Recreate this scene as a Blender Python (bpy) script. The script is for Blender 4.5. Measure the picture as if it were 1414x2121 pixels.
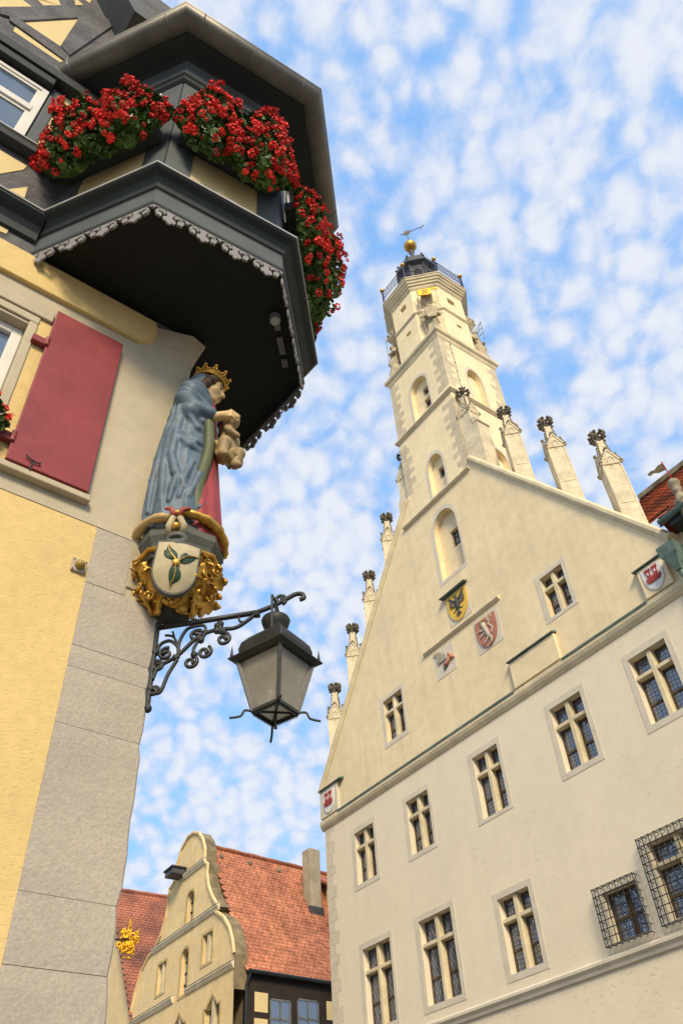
import bpy, bmesh, math, random
import numpy as np
from mathutils import Vector, Matrix
from mathutils.geometry import tessellate_polygon
random.seed(7); rng = np.random.RandomState(7)
R = math.radians
for o in list(bpy.data.objects): bpy.data.objects.remove(o)
scene = bpy.context.scene
C = scene.collection

# ------------------------------------------------------------------ camera
FPX, PITCH, ROLL = 1643.38, R(44.19476), R(-4.41595)
CAM = np.array([0, 0, 1.6])
cam_d = bpy.data.cameras.new('camera'); cam = bpy.data.objects.new('camera', cam_d); C.objects.link(cam)
cam_d.sensor_fit = 'VERTICAL'; cam_d.sensor_height = 36.0; cam_d.lens = FPX / 2121 * 36.0
cam_d.clip_end = 3000; cam_d.clip_start = 0.05
fw = np.array([0, math.cos(PITCH), math.sin(PITCH)]); rt = np.array([1, 0, 0.0]); up = np.cross(rt, fw)
cr, sr = math.cos(ROLL), math.sin(ROLL)
RT, UP = cr * rt + sr * up, -sr * rt + cr * up
m = Matrix(((RT[0], UP[0], -fw[0], CAM[0]), (RT[1], UP[1], -fw[1], CAM[1]), (RT[2], UP[2], -fw[2], CAM[2]), (0, 0, 0, 1)))
cam.matrix_world = m
scene.camera = cam
scene.render.resolution_x, scene.render.resolution_y = 682, 1024

# ------------------------------------------------------------------ sky and sun
SUN_AZ, SUN_EL = R(170), R(36)          # compass from +Y clockwise: right and behind the camera
world = bpy.data.worlds.new('World'); scene.world = world; world.use_nodes = True
nt = world.node_tree; nt.nodes.clear()
def wn(t, **k):
    n = nt.nodes.new(t)
    for a, b in k.items(): setattr(n, a, b)
    return n
L = nt.links.new
wout = wn('ShaderNodeOutputWorld'); bg = wn('ShaderNodeBackground'); bg.inputs['Strength'].default_value = 0.12
sky = wn('ShaderNodeTexSky', sky_type='NISHITA', sun_disc=False, sun_elevation=SUN_EL, sun_rotation=SUN_AZ)
sky.air_density = 1.0; sky.dust_density = 0.3; sky.ozone_density = 3.0
tc = wn('ShaderNodeTexCoord'); sep = wn('ShaderNodeSeparateXYZ'); L(tc.outputs['Generated'], sep.inputs[0])
def wm(op, a, b=None, c=None):
    n = wn('ShaderNodeMath', operation=op)
    for i, v in enumerate((a, b, c)):
        if v is None: continue
        if isinstance(v, (int, float)): n.inputs[i].default_value = v
        else: L(v, n.inputs[i])
    return n.outputs[0]
den = wm('ADD', wm('MAXIMUM', sep.outputs['Z'], 0.0), 0.55)
cxn = wm('DIVIDE', sep.outputs['X'], den); cyn = wm('DIVIDE', sep.outputs['Y'], den)
comb = wn('ShaderNodeCombineXYZ'); L(cxn, comb.inputs[0]); L(cyn, comb.inputs[1])
mp = wn('ShaderNodeMapping'); mp.inputs['Rotation'].default_value = (0, 0, R(20)); mp.inputs['Scale'].default_value = (1.1, 0.95, 1); mp.inputs['Location'].default_value = (0.3, 0.9, 0)
L(comb.outputs[0], mp.inputs[0])
def noise(scale, detail, rough, dist=0.0, vec=None):
    n = wn('ShaderNodeTexNoise'); n.inputs['Scale'].default_value = scale; n.inputs['Detail'].default_value = detail
    n.inputs['Roughness'].default_value = rough; n.inputs['Distortion'].default_value = dist
    L(vec if vec is not None else mp.outputs[0], n.inputs['Vector']); return n
warp = noise(19, 3, 0.5)
wv = wn('ShaderNodeVectorMath', operation='MULTIPLY_ADD'); L(warp.outputs['Color'], wv.inputs[0]); wv.inputs[1].default_value = (0.026, 0.026, 0); L(mp.outputs[0], wv.inputs[2])
big = noise(5.5, 3, 0.5, 0.1)
vor = wn('ShaderNodeTexVoronoi', feature='SMOOTH_F1'); vor.inputs['Scale'].default_value = 46.0; vor.inputs['Smoothness'].default_value = 0.6; L(wv.outputs[0], vor.inputs['Vector'])
fine = noise(75, 7, 0.6, 0.2, wv.outputs[0])
mid = noise(25.0, 4, 0.5, 0.1, wv.outputs[0])
# cloud density: rounded puffs of a mackerel sky, thinner and thicker patches
puff = wm('SUBTRACT', 0.60, vor.outputs['Distance'])
dsum = wm('ADD', wm('MULTIPLY', puff, 0.62), wm('ADD', wm('MULTIPLY', mid.outputs[0], 0.70), wm('ADD', wm('MULTIPLY', big.outputs[0], 0.75), wm('MULTIPLY', fine.outputs[0], 0.42))))
cov = wn('ShaderNodeMapRange', interpolation_type='SMOOTHSTEP'); L(dsum, cov.inputs[0])
cov.inputs[1].default_value = 0.60; cov.inputs[2].default_value = 1.14; cov.inputs[3].default_value = 0.14; cov.inputs[4].default_value = 0.95
tint = wn('ShaderNodeValToRGB'); L(dsum, tint.inputs[0])
tint.color_ramp.elements[0].position = 0.0; tint.color_ramp.elements[0].color = (4.3, 5.0, 6.5, 1)
tint.color_ramp.elements[1].position = 1.0; tint.color_ramp.elements[1].color = (6.1, 6.3, 6.8, 1)
tm = wn('ShaderNodeMapRange'); L(dsum, tm.inputs[0]); tm.inputs[1].default_value = 0.75; tm.inputs[2].default_value = 1.25; L(tm.outputs[0], tint.inputs[0])
skyg = wn('ShaderNodeMix', data_type='RGBA', blend_type='MULTIPLY'); skyg.inputs['Factor'].default_value = 1.0
gm = wn('ShaderNodeGamma'); gm.inputs[1].default_value = 0.32; L(sky.outputs[0], gm.inputs[0]); L(gm.outputs[0], skyg.inputs[6]); skyg.inputs[7].default_value = (1.75, 3.5, 5.6, 1)
mix = wn('ShaderNodeMix', data_type='RGBA'); L(cov.outputs[0], mix.inputs['Factor']); L(skyg.outputs[2], mix.inputs[6]); L(tint.outputs[0], mix.inputs[7])
L(mix.outputs[2], bg.inputs['Color']); L(bg.outputs[0], wout.inputs[0])

sun_d = bpy.data.lights.new('sun', 'SUN'); sun = bpy.data.objects.new('sun', sun_d); C.objects.link(sun)
sun_d.energy = 3.9; sun_d.angle = R(18); sun_d.color = (1.0, 0.83, 0.58)
sd = Vector((math.sin(SUN_AZ) * math.cos(SUN_EL), math.cos(SUN_AZ) * math.cos(SUN_EL), math.sin(SUN_EL)))
sun.rotation_euler = (-sd).to_track_quat('-Z', 'Y').to_euler()
vs = scene.view_settings; vs.view_transform = 'Standard'; vs.look = 'None'; vs.gamma = 1.0; vs.use_curve_mapping = False
vs.exposure = 0.22

# ------------------------------------------------------------------ materials
def mat(name, col, rough=0.85, var=0.12, vscale=1.2, bump=0.0, bscale=30.0, metal=0.0, col2=None, stain=0.0, spec=0.3, bdet=4, noise2=0.0, n2scale=40.0):
    ma = bpy.data.materials.new(name); ma.use_nodes = True
    t = ma.node_tree; bs = t.nodes['Principled BSDF']; lk = t.links.new
    bs.inputs['Roughness'].default_value = rough; bs.inputs['Metallic'].default_value = metal
    bs.inputs['Specular IOR Level'].default_value = spec
    tcn = t.nodes.new('ShaderNodeTexCoord')
    n1 = t.nodes.new('ShaderNodeTexNoise'); n1.inputs['Scale'].default_value = vscale; n1.inputs['Detail'].default_value = 7; n1.inputs['Roughness'].default_value = 0.62
    lk(tcn.outputs['Object'], n1.inputs['Vector'])
    rp = t.nodes.new('ShaderNodeValToRGB'); lk(n1.outputs[0], rp.inputs[0])
    c2 = col2 if col2 else tuple(max(0, c * (1 - 2 * var)) for c in col)
    rp.color_ramp.elements[0].position = 0.32; rp.color_ramp.elements[0].color = (*c2, 1)
    rp.color_ramp.elements[1].position = 0.68; rp.color_ramp.elements[1].color = (*[min(1, c * (1 + var * 0.6)) for c in col], 1)
    out = rp.outputs[0]
    if noise2 > 0:
        n2 = t.nodes.new('ShaderNodeTexNoise'); n2.inputs['Scale'].default_value = n2scale; n2.inputs['Detail'].default_value = 4
        lk(tcn.outputs['Object'], n2.inputs['Vector'])
        mr = t.nodes.new('ShaderNodeMapRange'); lk(n2.outputs[0], mr.inputs[0]); mr.inputs[1].default_value = 0.3; mr.inputs[2].default_value = 0.7
        mr.inputs[3].default_value = 1 - noise2; mr.inputs[4].default_value = 1 + noise2
        mx = t.nodes.new('ShaderNodeMix'); mx.data_type = 'RGBA'; mx.blend_type = 'MULTIPLY'; mx.inputs['Factor'].default_value = 1
        lk(out, mx.inputs[6]); lk(mr.outputs[0], mx.inputs[7]); out = mx.outputs[2]
    if stain > 0:   # vertical streaks of dirt
        mpn = t.nodes.new('ShaderNodeMapping'); mpn.inputs['Scale'].default_value = (3.0, 3.0, 0.12); lk(tcn.outputs['Object'], mpn.inputs[0])
        n3 = t.nodes.new('ShaderNodeTexNoise'); n3.inputs['Scale'].default_value = 1.0; n3.inputs['Detail'].default_value = 6; lk(mpn.outputs[0], n3.inputs['Vector'])
        mr = t.nodes.new('ShaderNodeMapRange'); lk(n3.outputs[0], mr.inputs[0]); mr.inputs[1].default_value = 0.5; mr.inputs[2].default_value = 0.75
        mr.inputs[3].default_value = 0; mr.inputs[4].default_value = stain
        mx = t.nodes.new('ShaderNodeMix'); mx.data_type = 'RGBA'; lk(mr.outputs[0], mx.inputs['Factor'])
        lk(out, mx.inputs[6]); mx.inputs[7].default_value = (*[c * 0.6 for c in col], 1); out = mx.outputs[2]
    lk(out, bs.inputs['Base Color'])
    if bump > 0:
        nb = t.nodes.new('ShaderNodeTexNoise'); nb.inputs['Scale'].default_value = bscale; nb.inputs['Detail'].default_value = bdet; nb.inputs['Roughness'].default_value = 0.6
        lk(tcn.outputs['Object'], nb.inputs['Vector'])
        b = t.nodes.new('ShaderNodeBump'); b.inputs['Strength'].default_value = bump; b.inputs['Distance'].default_value = 0.03
        lk(nb.outputs[0], b.inputs['Height']); lk(b.outputs[0], bs.inputs['Normal'])
    return ma

def glass_mat(name, lattice=0.0, tint=(0.075, 0.11, 0.18), kind='diamond', scale=9.0):
    """window glass: dark room behind, mirror of the sky on it; leaded lattice lines with slightly tilted quarries"""
    ma = bpy.data.materials.new(name); ma.use_nodes = True
    t = ma.node_tree; bs = t.nodes['Principled BSDF']; lk = t.links.new
    bs.inputs['Base Color'].default_value = (*tint, 1); bs.inputs['Roughness'].default_value = 0.12
    bs.inputs['IOR'].default_value = 1.9; bs.inputs['Specular IOR Level'].default_value = 0.8
    tcn = t.nodes.new('ShaderNodeTexCoord')
    nb = t.nodes.new('ShaderNodeTexNoise'); nb.inputs['Scale'].default_value = 5; lk(tcn.outputs['Object'], nb.inputs['Vector'])
    b = t.nodes.new('ShaderNodeBump'); b.inputs['Strength'].default_value = 0.25; b.inputs['Distance'].default_value = 0.03; lk(nb.outputs[0], b.inputs['Height'])
    if lattice > 0:
        sp = t.nodes.new('ShaderNodeSeparateXYZ'); lk(tcn.outputs['Object'], sp.inputs[0])
        def mt(op, a, c=None):
            n = t.nodes.new('ShaderNodeMath'); n.operation = op
            for i, v in enumerate((a, c)):
                if v is None: continue
                if isinstance(v, (int, float)): n.inputs[i].default_value = v
                else: lk(v, n.inputs[i])
            return n.outputs[0]
        cb = t.nodes.new('ShaderNodeCombineXYZ')
        if kind == 'diamond':
            u = mt('MULTIPLY', mt('ADD', sp.outputs['X'], mt('MULTIPLY', sp.outputs['Z'], 0.62)), scale)
            v = mt('MULTIPLY', mt('SUBTRACT', sp.outputs['X'], mt('MULTIPLY', sp.outputs['Z'], 0.62)), scale)
            line = mt('MINIMUM', mt('PINGPONG', u, 0.5), mt('PINGPONG', v, 0.5))
            lk(mt('FLOOR', u), cb.inputs[0]); lk(mt('FLOOR', v), cb.inputs[1])
            lf = mt('LESS_THAN', line, lattice)
            wnz = t.nodes.new('ShaderNodeTexWhiteNoise'); lk(cb.outputs[0], wnz.inputs['Vector']); rnd = wnz.outputs['Color']
        else:
            cb2 = t.nodes.new('ShaderNodeCombineXYZ'); lk(sp.outputs['X'], cb2.inputs[0]); lk(sp.outputs['Z'], cb2.inputs[1])
            vo = t.nodes.new('ShaderNodeTexVoronoi'); vo.voronoi_dimensions = '2D'; vo.feature = 'DISTANCE_TO_EDGE'; vo.inputs['Scale'].default_value = scale; vo.inputs['Randomness'].default_value = 0.35
            lk(cb2.outputs[0], vo.inputs['Vector'])
            vf = t.nodes.new('ShaderNodeTexVoronoi'); vf.voronoi_dimensions = '2D'; vf.inputs['Scale'].default_value = scale; vf.inputs['Randomness'].default_value = 0.35
            lk(cb2.outputs[0], vf.inputs['Vector'])
            lf = mt('LESS_THAN', vo.outputs['Distance'], lattice); rnd = vf.outputs['Color']
        # tilt each quarry
        vm = t.nodes.new('ShaderNodeVectorMath'); vm.operation = 'MULTIPLY_ADD'; lk(rnd, vm.inputs[0]); vm.inputs[1].default_value = (0.16, 0.16, 0.16); vm.inputs[2].default_value = (-0.08, -0.08, -0.08)
        va = t.nodes.new('ShaderNodeVectorMath'); va.operation = 'ADD'; lk(b.outputs[0], va.inputs[0]); lk(vm.outputs[0], va.inputs[1])
        vn = t.nodes.new('ShaderNodeVectorMath'); vn.operation = 'NORMALIZE'; lk(va.outputs[0], vn.inputs[0])
        lk(vn.outputs[0], bs.inputs['Normal'])
        mx = t.nodes.new('ShaderNodeMix'); mx.data_type = 'RGBA'; lk(lf, mx.inputs['Factor']); mx.inputs[6].default_value = (*tint, 1); mx.inputs[7].default_value = (0.03, 0.032, 0.032, 1)
        lk(mx.outputs[2], bs.inputs['Base Color'])
        mr = t.nodes.new('ShaderNodeMapRange'); lk(lf, mr.inputs[0]); mr.inputs[3].default_value = 0.08; mr.inputs[4].default_value = 0.7; lk(mr.outputs[0], bs.inputs['Roughness'])
        mr2 = t.nodes.new('ShaderNodeMapRange'); lk(lf, mr2.inputs[0]); mr2.inputs[3].default_value = 0.8; mr2.inputs[4].default_value = 0.1; lk(mr2.outputs[0], bs.inputs['Specular IOR Level'])
    else:
        lk(b.outputs[0], bs.inputs['Normal'])
    return ma

M = {}
M['th_plaster'] = mat('th_plaster', (0.79, 0.655, 0.41), 0.9, 0.06, 0.35, 0.12, 5.0, stain=0.26, noise2=0.07, n2scale=2.6, bdet=9)
M['th_plaster_low'] = mat('th_plaster_low', (0.76, 0.675, 0.51), 0.9, 0.03, 0.3, 0.06, 6.0, stain=0.10, noise2=0.025, n2scale=2.3, bdet=9)
M['tower_plaster'] = mat('tower_plaster', (0.84, 0.71, 0.45), 0.9, 0.06, 0.5, 0.2, 3.5, noise2=0.06, n2scale=3.0, bdet=9)
def plaster_wear(ma, amt=0.35, sc=(2.2, 2.2, 9.0)):
    """chipped, scratched patches: horizontal trowel pits gathered in worn areas"""
    t = ma.node_tree; bs = t.nodes['Principled BSDF']; lk = t.links.new
    tcn = t.nodes.new('ShaderNodeTexCoord'); mp_ = t.nodes.new('ShaderNodeMapping'); mp_.inputs['Scale'].default_value = sc; mp_.inputs['Rotation'].default_value = (0, R(7), 0); lk(tcn.outputs['Object'], mp_.inputs[0])
    a = t.nodes.new('ShaderNodeTexNoise'); a.inputs['Scale'].default_value = 2.0; a.inputs['Detail'].default_value = 8; a.inputs['Roughness'].default_value = 0.7; lk(mp_.outputs[0], a.inputs['Vector'])
    b = t.nodes.new('ShaderNodeTexNoise'); b.inputs['Scale'].default_value = 0.55; b.inputs['Detail'].default_value = 4; lk(tcn.outputs['Object'], b.inputs['Vector'])
    r1_ = t.nodes.new('ShaderNodeMapRange'); lk(a.outputs[0], r1_.inputs[0]); r1_.inputs[1].default_value = 0.57; r1_.inputs[2].default_value = 0.70
    r2_ = t.nodes.new('ShaderNodeMapRange'); lk(b.outputs[0], r2_.inputs[0]); r2_.inputs[1].default_value = 0.46; r2_.inputs[2].default_value = 0.62
    m_ = t.nodes.new('ShaderNodeMath'); m_.operation = 'MULTIPLY'; lk(r1_.outputs[0], m_.inputs[0]); lk(r2_.outputs[0], m_.inputs[1])
    src = bs.inputs['Base Color'].links[0].from_socket
    f_ = t.nodes.new('ShaderNodeMath'); f_.operation = 'MULTIPLY'; lk(m_.outputs[0], f_.inputs[0]); f_.inputs[1].default_value = amt
    mx = t.nodes.new('ShaderNodeMix'); mx.data_type = 'RGBA'; lk(f_.outputs[0], mx.inputs['Factor']); lk(src, mx.inputs[6]); mx.inputs[7].default_value = (0.42, 0.31, 0.16, 1); lk(mx.outputs[2], bs.inputs['Base Color'])
    bp = t.nodes.new('ShaderNodeBump'); bp.inputs['Strength'].default_value = 0.5; bp.inputs['Distance'].default_value = 0.03; bp.invert = True; lk(m_.outputs[0], bp.inputs['Height'])
    lk(bs.inputs['Normal'].links[0].from_socket, bp.inputs['Normal']); lk(bp.outputs[0], bs.inputs['Normal'])
plaster_wear(M['th_plaster'], 0.22); plaster_wear(M['tower_plaster'], 0.5, (3.0, 3.0, 10.0)); plaster_wear(M['th_plaster_low'], 0.05)
M['th_stone'] = mat('th_stone', (0.64, 0.585, 0.46), 0.9, 0.08, 1.4, 0.2, 12.0, noise2=0.06)
M['th_quoin'] = mat('th_quoin', (0.66, 0.59, 0.46), 0.9, 0.08, 1.4, 0.2, 12.0, noise2=0.05)
M['th_trim'] = mat('th_trim', (0.70, 0.60, 0.39), 0.85, 0.12, 1.6, 0.2, 10.0, noise2=0.06)
M['pinnacle'] = mat('pinnacle_stone', (0.70, 0.61, 0.42), 0.9, 0.12, 1.5, 0.35, 14.0, noise2=0.1, n2scale=8)
M['dark_stone'] = mat('weathered_stone', (0.24, 0.21, 0.15), 0.95, 0.3, 3.0, 0.5, 20.0, col2=(0.085, 0.075, 0.055))
M['copper'] = mat('copper_patina', (0.13, 0.20, 0.17), 0.7, 0.2, 3.0, 0.1, 15, col2=(0.06, 0.09, 0.08))
M['lead'] = mat('lead_sheet', (0.16, 0.17, 0.17), 0.6, 0.2, 2.0, 0.1, 10)
M['iron'] = mat('wrought_iron', (0.018, 0.022, 0.022), 0.5, 0.2, 6.0, 0.1, 40, spec=0.5)
M['wood_brown'] = mat('brown_wood', (0.13, 0.085, 0.045), 0.7, 0.25, 4.0, 0.2, 30)
M['gold'] = mat('gilding', (0.66, 0.40, 0.085), 0.38, 0.12, 12.0, 0.2, 50, metal=0.7, col2=(0.36, 0.19, 0.03))
M['gold_paint'] = mat('gold_paint', (0.78, 0.50, 0.07), 0.5, 0.1, 6.0, 0.1, 30, metal=0.2)
M['red_paint'] = mat('heraldic_red', (0.36, 0.05, 0.045), 0.7, 0.15, 4)
M['pale_red'] = mat('pale_red_field', (0.45, 0.19, 0.13), 0.8, 0.12, 4)
M['orange_skin'] = mat('painted_flesh_orange', (0.60, 0.23, 0.12), 0.7, 0.12, 6)
M['white_paint'] = mat('white_paint', (0.72, 0.71, 0.66), 0.6, 0.05, 3)
M['heraldic_black'] = mat('heraldic_black', (0.07, 0.07, 0.075), 0.7, 0.2, 6)
M['lion_stone'] = mat('lion_stone', (0.52, 0.47, 0.36), 0.85, 0.15, 6, 0.2, 30)
M['glass_diamond'] = glass_mat('leaded_glass_diamond', 0.075, kind='diamond', scale=7.0)
M['glass_round'] = glass_mat('leaded_glass_crown', 0.06, kind='round', scale=9.0)
M['glass'] = glass_mat('window_glass')
M['iron_blue'] = mat('painted_iron_railing', (0.055, 0.06, 0.10), 0.5, 0.15, 6)
M['lead_dark'] = mat('weathered_lead', (0.075, 0.078, 0.085), 0.55, 0.25, 3.0, 0.15, 12, col2=(0.03, 0.032, 0.035))
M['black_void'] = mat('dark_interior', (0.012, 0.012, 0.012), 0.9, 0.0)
M['vane'] = mat('weathered_vane', (0.22, 0.17, 0.09), 0.5, 0.2, 6, metal=0.5)
M['tile_red'] = mat('red_tile_edge', (0.30, 0.06, 0.05), 0.8, 0.2, 4)
M['box_grey'] = mat('grey_plastic_box', (0.16, 0.165, 0.165), 0.6, 0.05, 4)
M['plate_grey'] = mat('grey_plate', (0.42, 0.37, 0.30), 0.6, 0.1, 10)
M['dome_yellow'] = mat('yellow_dome', (0.36, 0.23, 0.05), 0.35, 0.15, 20, spec=0.5)
M['glass_clear'] = glass_mat('pane_glass', 0.0, (0.05, 0.08, 0.12))
M['gold_cloth'] = mat('gold_cloth', (0.40, 0.29, 0.11), 0.5, 0.2, 14)
M['console_dark'] = mat('console_dark', (0.045, 0.048, 0.04), 0.7, 0.2, 6, 0.1, 30)
M['console_slab'] = mat('console_grey', (0.10, 0.105, 0.09), 0.7, 0.15, 6, 0.1, 30)
M['shield_cream'] = mat('shield_cream', (0.44, 0.38, 0.235), 0.6, 0.10, 10)
M['leaf_green'] = mat('painted_leaf_green', (0.020, 0.055, 0.032), 0.5, 0.1, 10)
M['iron_hood'] = mat('lantern_hood', (0.022, 0.024, 0.023), 0.55, 0.3, 5, 0.1, 30, spec=0.4)
def frosted_mat():
    ma = mat('frosted_glass', (0.55, 0.53, 0.46), 0.45, 0.12, 7, 0.1, 40)
    bs = ma.node_tree.nodes['Principled BSDF']; bs.inputs['Transmission Weight'].default_value = 0.62; bs.inputs['IOR'].default_value = 1.2
    return ma
M['frosted'] = frosted_mat()
M['pane_sky_paint'] = mat('painted_sky_pane', (0.72, 0.72, 0.70), 0.3, 0.1, 20, 0.2, 40)  # opaque pale colour imitates sky light showing through the lantern's base pane
M['gold_bright'] = mat('bright_gold_leaf', (0.95, 0.60, 0.03), 0.4, 0.12, 9.0, 0.1, 30, metal=0.35, col2=(0.62, 0.30, 0.01))
M['old_trim'] = mat('ochre_surround', (0.56, 0.43, 0.20), 0.9, 0.15, 2, 0.2, 10)
M['chimney_grey'] = mat('chimney_render', (0.42, 0.36, 0.25), 0.9, 0.15, 1.2, 0.2, 8, stain=0.3)
def var_tiles(name, c, c2):
    ma = mat(name, c, 0.85, 0.25, 0.7, 0.15, 20, col2=c2, noise2=0.35, n2scale=3.2); return ma
M['roof_var'] = var_tiles('mixed_roof_tile', (0.50, 0.16, 0.075), (0.10, 0.06, 0.05))
M['roof_var2'] = var_tiles('orange_roof_tile', (0.46, 0.185, 0.10), (0.31, 0.115, 0.065))
M['roof_tile'] = mat('roof_tile', (0.34, 0.115, 0.055), 0.85, 0.25, 2.2, 0.2, 20, col2=(0.15, 0.055, 0.035), noise2=0.28, n2scale=7.0)
M['roof_old'] = mat('old_roof_tile', (0.34, 0.125, 0.075), 0.9, 0.3, 0.4, 0.2, 20, col2=(0.11, 0.055, 0.045), noise2=0.25, n2scale=6.0)

# ------------------------------------------------------------------ mesh helpers
class MB:
    def __init__(s): s.v = []; s.f = []
    def add(s, vs_, fs):
        n = len(s.v); s.v += [tuple(map(float, p)) for p in vs_]; s.f += [tuple(n + i for i in f) for f in fs]; return s
    def box(s, x0, x1, y0, y1, z0, z1):
        return s.add([(x0, y0, z0), (x1, y0, z0), (x1, y1, z0), (x0, y1, z0), (x0, y0, z1), (x1, y0, z1), (x1, y1, z1), (x0, y1, z1)],
                     [(0, 3, 2, 1), (4, 5, 6, 7), (0, 1, 5, 4), (1, 2, 6, 5), (2, 3, 7, 6), (3, 0, 4, 7)])
    def bar(s, a, b, w, h, upv=(0, 0, 1)):
        a, b = Vector(a), Vector(b); d = (b - a).normalized(); u = Vector(upv); sd_ = d.cross(u)
        if sd_.length < 1e-4: sd_ = d.cross(Vector((1, 0, 0)))
        sd_.normalize(); u = sd_.cross(d).normalized()
        vs_ = []
        for p in (a, b):
            for i, j in ((-1, -1), (1, -1), (1, 1), (-1, 1)): vs_.append(p + sd_ * (i * w / 2) + u * (j * h / 2))
        return s.add(vs_, [(3, 2, 1, 0), (4, 5, 6, 7), (0, 1, 5, 4), (1, 2, 6, 5), (2, 3, 7, 6), (3, 0, 4, 7)])
    def prism_xz(s, poly, y0, y1):
        """polygon (x,z), counter-clockwise seen from -y, extruded from y0 (front) to y1"""
        n = len(poly); vs_ = [(x, y0, z) for x, z in poly] + [(x, y1, z) for x, z in poly]
        fs = [tuple(range(n)), tuple(range(2 * n - 1, n - 1, -1))] + [((i + 1) % n, i, n + i, n + (i + 1) % n) for i in range(n)]
        return s.add(vs_, fs)
    def prism_xy(s, poly, z0, z1):
        n = len(poly); vs_ = [(x, y, z0) for x, y in poly] + [(x, y, z1) for x, y in poly]
        fs = [tuple(range(n - 1, -1, -1)), tuple(range(n, 2 * n))] + [(i, (i + 1) % n, n + (i + 1) % n, n + i) for i in range(n)]
        return s.add(vs_, fs)
    def rings(s, rs, cap0=True, cap1=True, closed=True):
        n = len(rs[0]); b = len(s.v)
        for r_ in rs: s.v += [tuple(map(float, p)) for p in r_]
        for k in range(len(rs) - 1):
            for i in range(n if closed else n - 1):
                j = (i + 1) % n; s.f.append((b + k * n + i, b + k * n + j, b + (k + 1) * n + j, b + (k + 1) * n + i))
        if cap0: s.f.append(tuple(b + i for i in range(n - 1, -1, -1)))
        if cap1: s.f.append(tuple(b + (len(rs) - 1) * n + i for i in range(n)))
        return s
    def lathe(s, prof, n=16, c=(0, 0), a0=0.0):
        return s.rings([[(c[0] + r_ * math.cos(a0 + 2 * math.pi * i / n), c[1] + r_ * math.sin(a0 + 2 * math.pi * i / n), z) for i in range(n)] for r_, z in prof])
    def tube(s, pts, r, n=6, cap=True):
        pts = [Vector(p) for p in pts]; rr = r if isinstance(r, (list, tuple)) else [r] * len(pts)
        rs = []; u = None
        for i, p in enumerate(pts):
            d = (pts[min(i + 1, len(pts) - 1)] - pts[max(i - 1, 0)])
            if d.length < 1e-9: d = Vector((0, 0, 1))
            d.normalize()
            if u is None:
                u = d.cross(Vector((0, 0, 1)));
                if u.length < 1e-3: u = d.cross(Vector((1, 0, 0)))
                u.normalize()
            else:
                u = (u - d * u.dot(d));
                if u.length < 1e-6: u = d.cross(Vector((0.3, 1, 0.2)))
                u.normalize()
            w = d.cross(u)
            rs.append([p + (u * math.cos(2 * math.pi * k / n) + w * math.sin(2 * math.pi * k / n)) * rr[i] for k in range(n)])
        return s.rings(rs, cap, cap)
    def sphere(s, c, r, n=12, m_=8, sc=(1, 1, 1)):
        rs = []
        for j in range(1, m_):
            t = math.pi * j / m_ - math.pi / 2
            rs.append([(c[0] + sc[0] * r * math.cos(t) * math.cos(2 * math.pi * i / n), c[1] + sc[1] * r * math.cos(t) * math.sin(2 * math.pi * i / n), c[2] + sc[2] * r * math.sin(t)) for i in range(n)])
        return s.rings(rs)
    def mesh(s, name, ma, smooth=False):
        me = bpy.data.meshes.new(name); me.from_pydata(s.v, [], s.f); me.update()
        bm = bmesh.new(); bm.from_mesh(me); bmesh.ops.recalc_face_normals(bm, faces=bm.faces); bm.to_mesh(me); bm.free()
        if ma is not None: me.materials.append(M[ma] if isinstance(ma, str) else ma)
        if smooth:
            for p in me.polygons: p.use_smooth = True
        return me
    def build(s, name, ma, parent=None, smooth=False, bevel=0.0):
        return obj(name, s.mesh(name, ma, smooth), parent, bevel)
def obj(name, me, parent=None, bevel=0.0):
    o = bpy.data.objects.new(name, me); C.objects.link(o)
    if parent is not None: o.parent = parent
    if bevel > 0:
        b = o.modifiers.new('bevel', 'BEVEL'); b.width = bevel; b.segments = 2; b.limit_method = 'ANGLE'; b.angle_limit = R(40)
    return o
def frame(name, o, ax, ay, label=None, cat=None, group=None):
    e = bpy.data.objects.new(name, None); C.objects.link(e); e.empty_display_size = 0.2
    e.matrix_world = Matrix(((ax[0], ay[0], 0, o[0]), (ax[1], ay[1], 0, o[1]), (0, 0, 1, o[2]), (0, 0, 0, 1)))
    if label: tag(e, label, cat, group)
    return e
def tag(o, label, cat, group=None):
    o['label'] = label; o['category'] = cat
    if group: o['group'] = group
    return o
def struct(o): o['kind'] = 'structure'; return o
def wall_holes(mb, outer, holes, y0, depth, back=True):
    """front face in the plane y=y0 with holes (each a list of (x,z)), and the reveals of the holes going back by depth"""
    polys = [[Vector((x, z, 0)) for x, z in outer]] + [[Vector((x, z, 0)) for x, z in h] for h in holes]
    flat = [p for q in polys for p in q]
    tris = tessellate_polygon(polys)
    mb.add([(p.x, y0, p.y) for p in flat], [tuple(t) for t in tris])
    for h in holes:
        n = len(h); mb.add([(x, y0, z) for x, z in h] + [(x, y0 + depth, z) for x, z in h], [(i, (i + 1) % n, n + (i + 1) % n, n + i) for i in range(n)])
    return mb
def rect(x0, x1, z0, z1): return [(x0, z0), (x1, z0), (x1, z1), (x0, z1)]
def arch(x0, x1, z0, zs, za, n=7):
    """pointed arch outline from sill z0, springing zs, apex za"""
    xm = (x0 + x1) / 2; pts = [(x0, z0), (x1, z0)]
    for i in range(n + 1):
        t = i / n; pts.append((x1 - (x1 - xm) * (1 - math.cos(t * math.pi / 2)) , zs + (za - zs) * math.sin(t * math.pi / 2) ** 0.9))
    for i in range(n - 1, -1, -1):
        t = i / n; pts.append((x0 + (xm - x0) * (1 - math.cos(t * math.pi / 2)), zs + (za - zs) * math.sin(t * math.pi / 2) ** 0.9))
    return pts
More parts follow.
